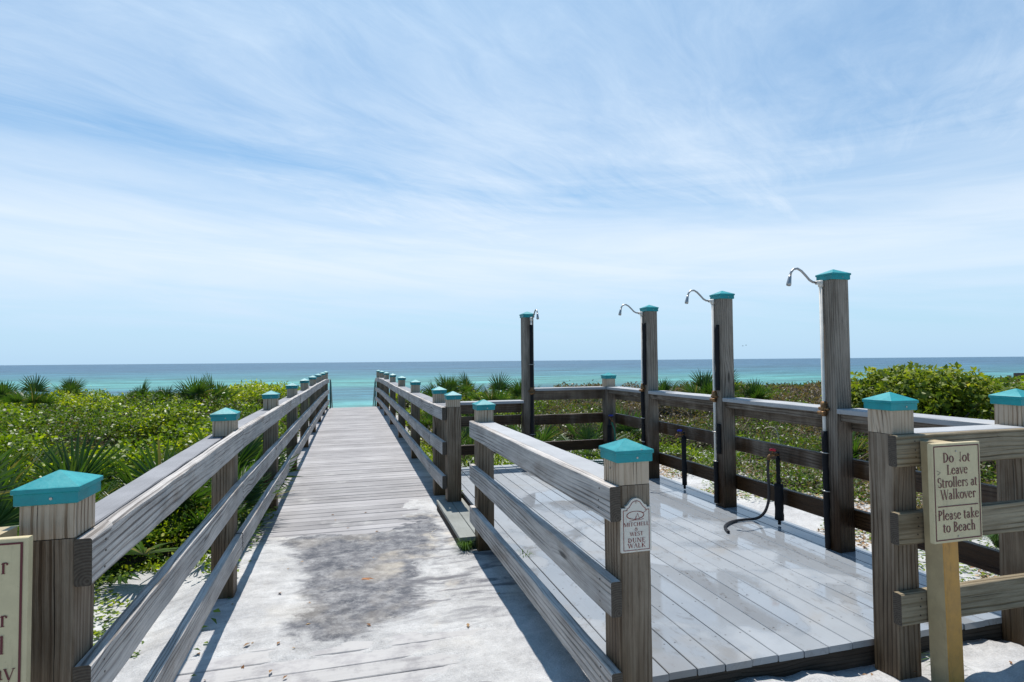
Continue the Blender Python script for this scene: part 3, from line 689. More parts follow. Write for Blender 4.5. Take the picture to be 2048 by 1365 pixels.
mb = MB(); mb.tube(bez([(3.394, 4.19, .745), (3.398, 4.205, .66), (3.405, 4.205, .50), (3.41, 4.225, .38), (3.415, 4.285, .28), (3.405, 4.37, .213), (3.29, 4.39, .205), (3.18, 4.375, .205), (3.07, 4.315, .205), (2.99, 4.235, .205), (2.939, 4.116, .206)], 7), .0118, 10)
tag(obj('hose', mb, [RUBBER], None, True), 'black rubber hose hanging from the red handled tap and curling on the deck', 'hose')
mb = MB(); pts = [(3.43, 7.33, .755), (3.47, 7.32, .60), (3.45, 7.30, .35), (3.40, 7.26, .205)]
pts += [(3.18+.16*math.cos(a), 7.20+.12*math.sin(a), .203+.004*a) for a in np.linspace(.3, 10.5, 24)]
mb.tube(bez(pts, 4), .010, 8); tag(obj('hose', mb, [GREENHOSE], None, True), 'thin green hose coiled on the deck below the corner post tap', 'hose')

# ------------------------------------------------------------------ lettering
T_, H_ = .105, .046
class Pen:
    def __init__(s): s.q = []
    def rect(s, x0, y0, x1, y1): s.q.append([(x0, y0), (x1, y0), (x1, y1), (x0, y1)])
    def line(s, x0, y0, x1, y1, w_):
        dx, dy = x1-x0, y1-y0; L = math.hypot(dx, dy); nx, ny = -dy/L*w_/2, dx/L*w_/2
        s.q.append([(x0-nx, y0-ny), (x1-nx, y1-ny), (x1+nx, y1+ny), (x0+nx, y0+ny)])
    def diag(s, x0, y0, x1, y1, w_):            # horizontal-cut diagonal
        s.q.append([(x0-w_/2, y0), (x0+w_/2, y0), (x1+w_/2, y1), (x1-w_/2, y1)])
    def arc(s, cx, cy, rx, ry, a0, a1, tw=T_, th=H_, n=14):
        for i in range(n):
            p = R(a0+(a1-a0)*i/n); q = R(a0+(a1-a0)*(i+1)/n)
            o_ = lambda a: (cx+(rx+tw/2)*math.cos(a), cy+(ry+th/2)*math.sin(a)); n_ = lambda a: (cx+(rx-tw/2)*math.cos(a), cy+(ry-th/2)*math.sin(a))
            s.q.append([n_(p), o_(p), o_(q), n_(q)])
    def ser(s, x, y, w_=.17): s.rect(x-w_/2, y-.014, x+w_/2, y+.014)
    def stem(s, x, y0, y1, w_=T_, b=True, t=True):
        s.rect(x-w_/2, y0, x+w_/2, y1)
        if b: s.ser(x, y0+.014)
        if t: s.ser(x, y1-.014)
    def half(s, x, y, w_=.11): s.line(x-w_, y-.055, x, y-.01, .034)
def glyph(ch):
    p = Pen(); C, X, A = .66, .43, .70
    if ch == 'D': p.stem(.13, 0, C); p.arc(.13, .33, .33, .314, -90, 90); return p, .56
    if ch == 'o': p.arc(.215, .215, .165, .205, 0, 360, n=24); return p, .43
    if ch == 'N_part':
        p.rect(.47-.02, .0, .47+.02, C); p.ser(.47, C-.014, .15); p.diag(.47, 0, .40, .14, .075); return p, .60
    if ch == 'N': p.stem(.10, 0, C, H_+.008); p.stem(.50, 0, C, H_+.008, b=False); p.diag(.12, C, .48, 0, .095); return p, .60
    if ch == 't': p.rect(.10-T_/2, .05, .10+T_/2, .54); p.rect(0, X-.034, .25, X); p.arc(.20, .08, .10, .075, 180, 290); return p, .27
    if ch == 'L': p.stem(.13, 0, C); p.rect(.1, 0, .44, .032); p.rect(.41, 0, .44, .17); return p, .47
    if ch == 'e': p.arc(.205, .215, .155, .205, 25, 325); p.rect(.06, .235, .37, .262); p.arc(.205, .25, .155, .17, 0, 60, .06); return p, .41
    if ch == 'a': p.rect(.27-T_/2, .05, .27+T_/2, .30); p.arc(.175, .30, .10, .115, 0, 160); p.arc(.16, .125, .115, .11, 60, 350, .08); p.line(.29, .04, .38, .05, .035); return p, .39
    if ch == 'v': p.diag(.04, X, .20, 0, .085); p.diag(.36, X, .20, 0, .034); p.ser(.05, X-.014, .15); p.ser(.36, X-.014, .13); return p, .40
    if ch == 'S': p.arc(.20, .49, .135, .155, 40, 265); p.arc(.22, .17, .145, .155, -140, 85); p.rect(.335, .46, .36, .62); p.rect(.05, .03, .075, .2); return p, .43
    if ch == 'r': p.stem(.12, 0, X, t=False); p.half(.15, X, .12); p.arc(.22, .30, .10, .115, 55, 175, .05); p.rect(.25, .33, .33, .41); return p, .33
    if ch == 'l': p.stem(.12, 0, A, t=False); p.half(.15, A, .12); return p, .23
    if ch == 's': p.arc(.16, .325, .095, .095, 40, 260, .07); p.arc(.165, .11, .10, .10, -140, 80, .07); p.rect(.25, .29, .27, .40); p.rect(.045, .03, .065, .14); return p, .33
    if ch == 'W':
        p.diag(.05, C, .24, 0, .09); p.diag(.40, C, .24, 0, .036); p.diag(.38, C, .57, 0, .09); p.diag(.74, C, .57, 0, .036)
        p.ser(.06, C-.014, .17); p.ser(.39, C-.014, .16); p.ser(.74, C-.014, .14); return p, .78
    if ch == 'k': p.stem(.12, 0, A, t=False); p.half(.15, A, .12); p.line(.15, .19, .35, X-.02, .036); p.diag(.21, .24, .38, 0, .09); p.ser(.34, X-.014, .14); p.ser(.39, .014, .12); return p, .44
    if ch == 'P': p.stem(.13, 0, C); p.arc(.13, .49, .26, .155, -90, 90); return p, .44
    if ch == 'B': p.stem(.13, 0, C); p.arc(.13, .50, .22, .145, -90, 90); p.arc(.13, .18, .27, .165, -90, 90); return p, .48
    if ch == 'c': p.arc(.20, .215, .15, .205, 45, 318); p.rect(.27, .32, .34, .40); return p, .37
    if ch == 'h': p.stem(.12, 0, A, t=False); p.half(.15, A, .12); p.arc(.25, .29, .11, .125, 0, 165, .08); p.stem(.36, 0, .30, t=False); return p, .48
    if ch == 'y': p.diag(.05, X, .22, 0, .085); p.diag(.40, X, .17, -.16, .034); p.arc(.11, -.15, .07, .055, 180, 360, .05); p.ser(.06, X-.014, .15); p.ser(.40, X-.014, .13); return p, .43
    if ch == 'M': p.stem(.10, 0, C, .034); p.stem(.66, 0, C, .09, t=True); p.diag(.12, C, .37, .02, .095); p.diag(.64, C, .37, .02, .036); return p, .78
    if ch == 'I': p.stem(.12, 0, C); return p, .26
    if ch == 'T': p.stem(.26, 0, C, t=False); p.rect(.02, C-.034, .50, C); p.rect(.02, C-.14, .045, C); p.rect(.475, C-.14, .50, C); return p, .53
    if ch == 'C': p.arc(.30, .33, .22, .315, 48, 315); p.rect(.44, .46, .465, .63); return p, .52
    if ch == 'H': p.stem(.13, 0, C); p.stem(.48, 0, C); p.rect(.13, .32, .48, .352); return p, .61
    if ch == 'E': p.stem(.13, 0, C); p.rect(.1, 0, .44, .034); p.rect(.1, C-.034, .42, C); p.rect(.13, .32, .34, .352); p.rect(.415, 0, .44, .16); p.rect(.395, C-.15, .42, C); p.rect(.325, .26, .345, .41); return p, .47
    if ch == 'U': p.stem(.13, .22, C, b=False); p.arc(.29, .22, .16, .205, 180, 360, .06); p.stem(.45, .22, C, .036, b=False); return p, .58
    if ch == 'A': p.diag(.30, C, .08, 0, .036); p.diag(.29, C, .50, 0, .095); p.rect(.15, .22, .42, .25); p.ser(.08, .014, .15); p.ser(.50, .014, .17); return p, .57
    if ch == 'K': p.stem(.13, 0, C); p.line(.16, .28, .46, C-.02, .038); p.diag(.25, .38, .50, 0, .095); p.ser(.46, C-.014, .15); p.ser(.51, .014, .14); return p, .57
    if ch == '&': p.arc(.25, .50, .11, .13, 0, 360, .06, n=18); p.arc(.21, .17, .16, .155, 60, 330, .08); p.diag(.18, .46, .50, 0, .085); p.line(.36, .12, .50, .33, .036); p.ser(.50, .33, .14); return p, .60
    if ch == ' ': return p, .22
    raise KeyError(ch)
class Sheet:
    """flat lettering on a vertical board facing -Y; x right, z up, each stroke a hair prouder than the last"""
    def __init__(s, y): s.mb = MB(); s.y = y; s.k = 0
    def quad(s, pts): s.k += 1; yy = s.y-.0008-.00004*(s.k % 23); s.mb.poly([(p[0], yy, p[1]) for p in pts])
    def text(s, chars, x0, x1, z, em):
        out = []; x = 0
        for ch in chars:
            p, adv = glyph(ch); out.append((x, p)); x += adv+.02
        x -= .02; sx = (x1-x0)/x
        for ox, p in out:
            for q in p.q: s.quad([(x0+(ox+a)*sx, z+b*em) for a, b in q])
    def rect(s, x0, z0, x1, z1): s.quad([(x0, z0), (x1, z0), (x1, z1), (x0, z1)])
    def strip(s, pts, w_):
        for a, b in zip(pts[:-1], pts[1:]):
            dx, dz = b[0]-a[0], b[1]-a[1]; L = math.hypot(dx, dz) or 1e-6; nx, nz = -dz/L*w_/2, dx/L*w_/2
            ex, ez = dx/L*w_*.3, dz/L*w_*.3
            s.quad([(a[0]-nx-ex, a[1]-nz-ez), (b[0]-nx+ex, b[1]-nz+ez), (b[0]+nx+ex, b[1]+nz+ez), (a[0]+nx-ex, a[1]+nz-ez)])

def sign_right():
    L, Rr, B, Tt, yf = 2.535, 2.822, .758, 1.207, 2.05
    t_ = thing('sign', 'cream stroller notice with maroon serif lettering on a tan post by the front railing', 'sign', (2.66, 2.12, 0))
    mb = MB(); mb.plank((2.675, 2.122, -.05), (2.652, 2.122, 1.205), .092, .092, up=(0, 1, 0), ch=.003, n=1, em=0); mb.mi[0] = mb.mi[1] = mb.mi[2] = 0
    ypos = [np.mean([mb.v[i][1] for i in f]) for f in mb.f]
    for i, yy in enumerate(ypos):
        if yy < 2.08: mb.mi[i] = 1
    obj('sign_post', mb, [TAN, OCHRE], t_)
    mb = MB(); mb.plank((L, yf+.0115, (B+Tt)/2), (Rr, yf+.0115, (B+Tt)/2), .022, Tt-B, ch=.002, n=1, em=0, jit=0); bd = obj('sign_board', mb, [CREAM], t_)
    s = Sheet(yf); w_, h = Rr-L, Tt-B; X = lambda f: L+f*w_; Z = lambda f: Tt-f*h; em = .068
    s.rect(X(.025), Z(.025), X(.975), Z(.036)); s.rect(X(.025), Z(.964), X(.975), Z(.975)); s.rect(X(.025), Z(.964), X(.043), Z(.036)); s.rect(X(.957), Z(.964), X(.975), Z(.036))
    s.text('Do', X(.21), X(.44), Z(.195), em); s.text(['N_part', 'o', 't'], X(.47), X(.785), Z(.195), em)
    s.text('Leave', X(.285), X(.725), Z(.318), em); s.text('Strollers at', X(.09), X(.92), Z(.445), em); s.text('Walkover', X(.145), X(.88), Z(.568), em)
    s.rect(X(.08), Z(.640), X(.92), Z(.630)); s.text('Please take', X(.075), X(.935), Z(.772), em); s.text('to Beach', X(.175), X(.855), Z(.895), em)
    obj('lettering', s.mb, [MAROON], bd)
    sc_ = Sheet(yf); sc_.strip([(X(.085), Z(.272)), (X(.155), Z(.292)), (X(.10), Z(.315))], .0024); sc_.strip([(X(.62), Z(.50)), (X(.64), Z(.53))], .0012); obj('scratch', sc_.mb, [FADED], bd)
    for f in (.085, .945): shared('screw', SCREWM, bd, (X(.49), yf, Z(f)))
sign_right()
def sign_left():
    Rr, L, B, Tt, yf = -.824, -1.12, .70, 1.143, 1.85
    t_ = thing('sign', 'cream notice board with maroon border before the near post, cut by the left edge', 'sign', (-.93, 1.92, 0))
    mb = MB(); mb.plank((-.955, 1.921, -.05), (-.948, 1.921, 1.148), .092, .092, up=(0, 1, 0), ch=.003, n=1, em=0); obj('sign_post', mb, [TAN], t_)
    mb = MB(); mb.plank((L, yf+.0115, (B+Tt)/2), (Rr, yf+.0115, (B+Tt)/2), .022, Tt-B, ch=.002, n=1, em=0, jit=0); bd = obj('sign_board', mb, [CREAM], t_)
    s = Sheet(yf); em = .068
    s.rect(L+.008, Tt-.016, Rr-.012, Tt-.011); s.rect(Rr-.018, B+.01, Rr-.012, Tt-.016); s.rect(L+.008, B+.006, Rr-.012, B+.011); s.rect(L+.008, B+.01, L+.014, Tt-.016)
    s.text('r', -.885, -.868, 1.052, em); s.text('r', -.885, -.868, .915, em); s.text('l', -.886, -.873, .845, em); s.text('ay', -.897, -.850, .777, em)
    obj('lettering', s.mb, [MAROON], bd)
sign_left()
def plaque():
    cx, hw, B, S_, yf = 1.0905, .065, .841, 1.014, 2.117
    prof = [(-hw, B), (hw, B), (hw, S_), (.046, S_), (.046, S_+.008)]
    prof += [(.040-.004*0, S_+.010), (.034, S_+.014), (.028, S_+.022), (.020, S_+.031), (.010, S_+.036), (0, S_+.0375)]
    full = prof+[(-x, z) for x, z in reversed(prof[2:-1])]
    t_ = thing('plaque', 'off white dune walk name plaque with arched top and red lettering on the near post', 'plaque', (cx, yf, .93))
    mb = MB(); n = len(full); k = 0
    mb.v += [(cx+x, yf, z) for x, z in full]+[(cx+x, yf+.0125, z) for x, z in full]
    mb.face(list(range(n)), [(0, 0)]*n); mb.face(list(range(2*n-1, n-1, -1)), [(0, 0)]*n)
    for i in range(n): mb.face([i, n+i, n+(i+1) % n, (i+1) % n], [(0, 0)]*4)
    bd = obj('plaque_board', mb, [PLAQUE], t_)
    s = Sheet(yf); cz = (B+S_)/2
    ins = []
    for x, z in full:
        ins.append((cx+x*.86, z-(.009 if z > cz else -.008)-(.0 if z < S_+.001 else .001)))
    s.strip(ins+[ins[0]], .0024)
    el = [(cx-.004+.037*math.cos(R(a)), .985+.0155*math.sin(R(a))) for a in range(20, 395-18, 12)]
    for i in range(len(el)-1):
        a = 20+12*i; s.strip([el[i], el[i+1]], .0018+.0016*abs(math.cos(R(a))))
    s.strip([(cx+.030, .9925), (cx+.042, .999), (cx+.047, 1.006)], .0016)
    s.strip([(cx-.030, .9625), (cx-.008, .966), (cx+.014, .9655), (cx+.032, .969)], .0017)
    s.strip([(cx-.004, .9665), (cx+.006, .992), (cx+.016, .9665)], .0014); s.strip([(cx-.006, .967), (cx-.001, .982)], .0012)
    s.text('MITCHELL', cx-.0555, cx+.0555, .9425, .0225); s.text('&', cx-.008, cx+.008, .9245, .020); s.text('WEST', cx-.0295, cx+.0295, .9045, .0235)
    s.text('DUNE', cx-.0385, cx+.0385, .8785, .0262); s.text('WALK', cx-.0385, cx+.0385, .8575, .0262)
    obj('lettering', s.mb, [RED], bd)
    for z in (1.035, .8475): shared('screw', SCREWM, bd, (cx, yf, z))
plaque()

# ------------------------------------------------------------------ far stair handrails, far boardwalk, birds
for sx_, ys, zt_, lab in ((-.70, 21.6, 1.0, 'thin dark green stair handrail at the far left end of the boardwalk'), (.93, 23.6, .90, 'thin dark green stair handrail at the far right end of the boardwalk')):
    t_ = thing('stair_handrail', lab, 'handrail', (sx_, ys, -.5))
    mb = MB(); mb.tube([(sx_, ys, -.9), (sx_, ys, zt_-.03), (sx_, ys+.06, zt_), (sx_, ys+.5, zt_-.15), (sx_, ys+5.5, zt_-2.9)], .022, 8); obj('rail', mb, [GREENPIPE], t_, True)
    mb = MB(); mb.tube([(sx_, ys+.5, -.9), (sx_, ys+.5, zt_-.15)], .018, 8); obj('upright', mb, [GREENPIPE], t_, True)
t_ = thing('far_boardwalk', 'distant dark wooden walkover just above the green dune at the right edge', 'boardwalk', (39, 30, .4))
mb = MB(); mb.plank((40.3, 27, .45), (54, 22, .45), .06, .24, n=4); obj('rail', mb, [DARKWOOD, DARKWOOD], t_)
for k in range(6):
    f = k/5*.9; mb = MB(); mb.plank((40.5+13.2*f, 27-4.9*f+.09, -.6), (40.5+13.2*f, 27-4.9*f+.09, .56), .12, .12, up=(0, 1, 0), n=1); obj('post', mb, [DARKWOOD, DARKWOOD], t_)
def px_dir(px, py): return fw+r2*((px-1024)/FPX)-u2*((py-682.5)/FPX)
for (px, py, lab) in ((1485.5, 692.5, 'tiny seabird gliding above the horizon, the lower of two'), (1492, 691, 'tiny seabird gliding above the horizon, the upper of two')):
    c = Vector((0, 0, CAMZ))+px_dir(px, py)*180
    mb = MB(); mb.tube([c+Vector((-.25, .1, 0)), c+Vector((-.1, .04, .02)), c+Vector((.12, -.04, .02)), c+Vector((.28, -.1, 0))], .06, 8, rs=[.015, .07, .06, .02])
    b = tag(obj('seabird', mb, [BIRD], None, True, loc=tuple(c)), lab, 'bird', 'seabirds over the sea')
    for s in (-1, 1):
        m2 = MB(); d = Vector((.35, .9, 0))*s
        pts = [c+Vector((-.08, 0, .03)), c+d*.25+Vector((-.10, 0, .14)), c+d*.6+Vector((.02, 0, .08)), c+d*.25+Vector((.08, 0, .13)), c+Vector((.1, 0, .03))]
        m2.poly(pts); m2.poly([p+Vector((0, 0, -.012)) for p in reversed(pts)]); obj('wing', m2, [BIRD], b)

# ------------------------------------------------------------------ vegetation
def leaves(P, N, size, aspect, tint, up_bias=.6, seed=1, jitter=1.0, fold=.25, dz=.6):
    """kite shaped folded leaves at P; returns verts, quads, tint"""
    r_ = np.random.default_rng(seed); n = len(P)
    d = r_.normal(size=(n, 3)); d[:, 2] *= dz; d += N*.5*(dz > .3); d /= np.linalg.norm(d, axis=1)[:, None]
    nn = r_.normal(size=(n, 3))*jitter+N*up_bias*2; nn[:, 2] += up_bias
    s = np.cross(d, nn); s /= np.linalg.norm(s, axis=1)[:, None]+1e-9; nn = np.cross(s, d)
    sz = (size*r_.uniform(.65, 1.35, n))[:, None]; wd = sz*aspect
    a = P; b = P+d*sz*.5+s*wd*.5+nn*wd*fold; c = P+d*sz; e = P+d*sz*.5-s*wd*.5+nn*wd*fold
    v = np.stack([a, b, c, e], 1).reshape(-1, 3); q = np.arange(4*n).reshape(n, 4)
    return v, q, tint
def dome_field(xs, ys, top, seed, dens, rmin, rmax, gapf=.0):
    """height of the scrub canopy above ground on a grid; max of many domes"""
    r_ = np.random.default_rng(seed); X, Y = np.meshgrid(xs, ys); H = np.zeros_like(X); K = np.zeros_like(X)
    area = (xs[-1]-xs[0])*(ys[-1]-ys[0]); n = int(area*dens)
    cxs = r_.uniform(xs[0], xs[-1], n); cys = r_.uniform(ys[0], ys[-1], n); st_ = xs[1]-xs[0]
    for cx_, cy_ in zip(cxs, cys):
        rd = r_.uniform(rmin, rmax); h = top(cx_, cy_)*r_.uniform(.5, 1.16)
        if h <= .02: continue
        i0, i1 = np.searchsorted(xs, [cx_-rd, cx_+rd]); j0, j1 = np.searchsorted(ys, [cy_-rd, cy_+rd])
        if i1 <= i0 or j1 <= j0: continue
        sX, sY = X[j0:j1, i0:i1], Y[j0:j1, i0:i1]; dd = ((sX-cx_)**2+(sY-cy_)**2)/rd**2
        hh = h*np.sqrt(np.clip(1-dd, 0, 1)); hh = np.where(dd < 1, h*.1+.9*hh, 0)
        m_ = hh > H[j0:j1, i0:i1]; H[j0:j1, i0:i1] = np.where(m_, hh, H[j0:j1, i0:i1]); K[j0:j1, i0:i1] = np.where(m_, r_.random(), K[j0:j1, i0:i1])
    return X, Y, H, K
def scrub(name, xr, yr, top, mask, seed, dens_fn, size_fn, tint_fn, dome=(.50, .5, 1.35), lean=0.12, res=.09, deep=.5):
    xs = np.arange(xr[0], xr[1], res); ys = np.arange(yr[0], yr[1], res)
    X, Y, H, K = dome_field(xs, ys, top, seed, *dome)
    Mk = mask(X, Y); H = H*Mk; G = ground(X, Y)
    gy_, gx_ = np.gradient(H, res)
    r_ = np.random.default_rng(seed+1)
    dn = dens_fn(X, Y)*res*res*(Mk > .3)*np.sqrt(1+np.minimum(gx_**2+gy_**2, 6))
    cnt = r_.poisson(dn); jj, ii = np.nonzero(cnt); rep = cnt[jj, ii]; jj = np.repeat(jj, rep); ii = np.repeat(ii, rep); n = len(jj)
    px = xs[ii]+r_.uniform(0, res, n); py = ys[jj]+r_.uniform(0, res, n)
    h = H[jj, ii]; depth = r_.random(n)**1.8*deep
    pz = G[jj, ii]+np.maximum(h*(1-depth)+r_.normal(0, .03, n)+np.where(r_.random(n) < .05, r_.uniform(0, .16, n), 0), .02)
    N = np.stack([-gx_[jj, ii], -gy_[jj, ii], np.ones(n)], -1); N[:, :2] = np.clip(N[:, :2], -2, 2); N /= np.linalg.norm(N, axis=1)[:, None]
    tint = np.clip(tint_fn(px, py, K[jj, ii], r_)+r_.normal(0, .16, n), 0, 1)
    v, q, tn = leaves(np.stack([px, py, pz], -1), N, size_fn(px, py), .5, tint, .55, seed+2)
    o_ = link(bpy.data.objects.new(name, arr_mesh(name, v, q, LEAF, {'tint': tn})))
    # twiggy litter surface the leaves grow out of
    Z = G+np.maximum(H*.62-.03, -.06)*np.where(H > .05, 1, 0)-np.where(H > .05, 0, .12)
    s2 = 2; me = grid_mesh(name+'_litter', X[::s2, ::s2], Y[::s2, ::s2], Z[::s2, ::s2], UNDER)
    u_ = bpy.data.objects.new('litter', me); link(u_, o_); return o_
# left scrub
def topL(x, y):
    b = np.interp(y, [4, 6, 10, 15, 20, 25, 30, 36], [.33, .42, .56, .68, .72, .70, .42, .2]); 
    return float(b*np.interp(-x, [.95, 1.4, 2.4], [.55, .85, 1.0])*(.75+.5*vnoise(x*.35, y*.35, 77)))
def maskL(x, y):
    edge = smooth(-1.02, -1.16, x)
    sandp = np.where(x > -2.15, smooth(5.0, 5.4, y+.5*(fbm(x*2, y*2, 2, 4)-.5)), smooth(4.0, 4.5, y))
    return edge*sandp
def tintL(x, y, k, r_):
    big = fbm(x*.28, y*.28, 3, 14)
    return .42+.45*smooth(.34, .62, big)+.22*(k-.5)-.06*smooth(14, 24, y)
densL = lambda x, y: np.interp(y, [3, 6, 9, 13, 18, 26, 36], [2600, 2200, 1300, 800, 520, 330, 150])*np.where(x < -.62*y-2.5, .35, 1)
sizeL = lambda x, y: np.interp(y, [3, 7, 12, 20, 34], [.042, .05, .062, .085, .12])
o_ = scrub('dune_scrub', (-24, -1.0), (3.6, 34), topL, maskL, 11, densL, sizeL, tintL)
tag(o_, 'dense low yellow green scrub covering the dune left of the boardwalk', 'scrub', kind='stuff')
# right scrub
def topR(x, y):
    if y > 7.9: b = np.interp(y, [8, 9, 12, 16, 22, 27, 33], [.25, .34, .44, .50, .50, .40, .1])
    else: b = np.interp(x, [4.6, 6.0, 8, 11], [.05, .22, .5, .62])
    b *= np.interp(x, [1.1, 1.6, 10, 14, 34], [.6, 1, 1.0, .85, .8])
    return float(b*(.72+.55*vnoise(x*.4, y*.4, 55)))
def maskR(x, y):
    n = .9*(fbm(x*1.3, y*1.3, 3, 8)-.5)
    a = smooth(7.95, 8.25, y+.3*n)*smooth(1.18, 1.34, x)
    b = smooth(5.3, 6.1, x+n+.12*np.maximum(0, y-5)); return np.where(y > 7.9, np.where(x < 4.4, a, np.maximum(a*smooth(8.2, 9.2, y), b)), b)
def tintR(x, y, k, r_):
    big = fbm(x*.33+9, y*.33, 3, 24)
    brown = smooth(.36, .54, fbm(x*.45, y*.45+4, 3, 61))*smooth(5.2, 8, x)*smooth(30, 24, x)
    return .22+.50*smooth(.38, .66, big)+.2*(k-.5)-.42*brown
densR = lambda x, y: np.interp(np.hypot(x, y), [5, 8, 11, 15, 22, 34], [1500, 1300, 950, 600, 360, 150])*np.where(x > 1.7*y+2.5, .3, 1)
sizeR = lambda x, y: np.interp(np.hypot(x, y), [5, 9, 14, 22, 40], [.04, .05, .062, .09, .16])
o_ = scrub('dune_scrub', (1.16, 38), (3.0, 32), topR, maskR, 31, densR, sizeR, tintR, (.6, .5, 1.3))
tag(o_, 'mixed green and bare brown scrub on the dune behind the shower deck', 'scrub', kind='stuff')
# bare twigs in the right scrub
mb = MB(); r_ = np.random.default_rng(5)
for k in range(900):
    x = r_.uniform(5.6, 17); y = r_.uniform(5.5, 17)
    if maskR(np.array(x), np.array(y)) < .5 or vnoise(x*.45, y*.45+4, 61) < .42: continue
    g = float(ground(x, y)); h = topR(x, y)*r_.uniform(.75, 1.2); dx, dy = r_.normal(0, .12, 2)
    p = [Vector((x, y, g)), Vector((x+dx*.5, y+dy*.5, g+h*.55)), Vector((x+dx*1.4, y+dy*1.2, g+h))]
    mb.tube(p, .006, 4, rs=[.008, .006, .002])
    for q in range(3):
        a = p[1]+(p[2]-p[1])*r_.random(); mb.tube([a, a+Vector((*r_.normal(0, .12, 2), r_.uniform(.05, .2)))], .003, 3, rs=[.004, .0015])
o_ = tag(obj('bare_twigs', mb, [TWIG]), 'bare brown twigs sticking out of the scrub behind the showers', 'twigs', kind='stuff')

def shrub(name, label, c, rad, top, n, lsize, seed, m=BIGLEAF, cat='shrub', group=None, tint0=.66):
    """lobed crown of separate leaves on branching stems"""
    r_ = np.random.default_rng(seed); g = float(ground(c[0], c[1]))
    t_ = thing(name, label, cat, (c[0], c[1], g), group)
    lob = [(r_.uniform(-.62, .62)*rad, r_.uniform(-.62, .62)*rad, r_.uniform(.40, .80)*top, r_.uniform(.30, .46)*rad) for _ in range(16)]+[(0, 0, top*.62, rad*.5)]
    P, N, tt2 = [], [], []
    for (lx, ly_, lz, lr_) in lob:
        k = n//len(lob); d = r_.normal(size=(k, 3)); d /= np.linalg.norm(d, axis=1)[:, None]
        rr_ = lr_*(1-.45*r_.random(k)**2)[:, None]; sc_ = np.array([1, 1, .75])
        p = np.array([lx, ly_, lz])+d*rr_*sc_; P.append(p); N.append(d); tt2.append(np.full(k, tint0+r_.uniform(-.14, .14)))
    P = np.concatenate(P); N = np.concatenate(N); tint = np.concatenate(tt2)+r_.normal(0, .17, len(P))
    keep = (P[:, 2] > .04) & (P[:, 2] < top*1.05); P, N, tint = P[keep], N[keep], np.clip(tint[keep], 0, 1)
    v, q, tn = leaves(P, N, np.full(len(P), lsize), .62, tint, 1.1, seed+1)
    cr = bpy.data.objects.new('crown', arr_mesh('crown', v, q, m, {'tint': tn})); link(cr, t_, (c[0], c[1], g))
    mb = MB()
    for (lx, ly_, lz, lr_) in lob[:12]:
        b = Vector((c[0]+lx*.15, c[1]+ly_*.15, g-.02)); e = Vector((c[0]+lx, c[1]+ly_, g+lz)); mid = (b+e)/2+Vector((*r_.normal(0, .05, 2), .05))
        mb.tube([b, mid, e], .02, 6, rs=[.026, .018, .006])
    obj('stem', mb, [TWIG], t_, True); return t_
shrub('rounded_shrub', 'large rounded glossy leaved shrub rising above the side railing at right', (10.6, 8.7), 1.45, 1.45, 9000, .105, 3)
shrub('rounded_shrub', 'smaller glossy shrub close behind the large rounded shrub at right', (13.4, 9.6), 1.2, .98, 5200, .11, 5, tint0=.55)
for k, (x, y, rd, tp, sd_) in enumerate(((26, 18.5, 2.6, .50, 41), (31, 19.5, 3.0, .50, 43), (22.5, 15, 2.0, .48, 47))):
    shrub('dune_shrub', ('low green shrub mound on the far dune right of the large rounded shrub', 'green shrub mound below the distant dark walkover at the right edge', 'low shrub mound between the large rounded shrub and the far dune')[k], (x, y), rd, tp, 4200, .2, sd_, LEAF, 'shrub', None, .5)

for k, (x, y, rd, tp, n_, ti, lab) in enumerate(((-2.75, 7.5, .75, .78, 3000, .70, 'bright yellow green bush right behind the near left post cap'), (-4.1, 8.6, .9, .80, 3400, .62, 'yellow green bush beyond the dark palmetto at the left edge'),
        (-2.1, 9.3, .7, .80, 2600, .72, 'lime green bush beside the third left post'), (-5.6, 11.2, 1.1, .86, 3600, .52, 'mid green rounded bush in the middle of the left dune'), (-3.4, 11.6, 1.0, .90, 3400, .64, 'light green bush in the left dune short of the skyline palmettos'))):
    shrub('dune_shrub', lab, (x, y), rd, tp, n_, .062, 300+7*k, LEAF, 'shrub', 'bushes in the left dune scrub', ti)
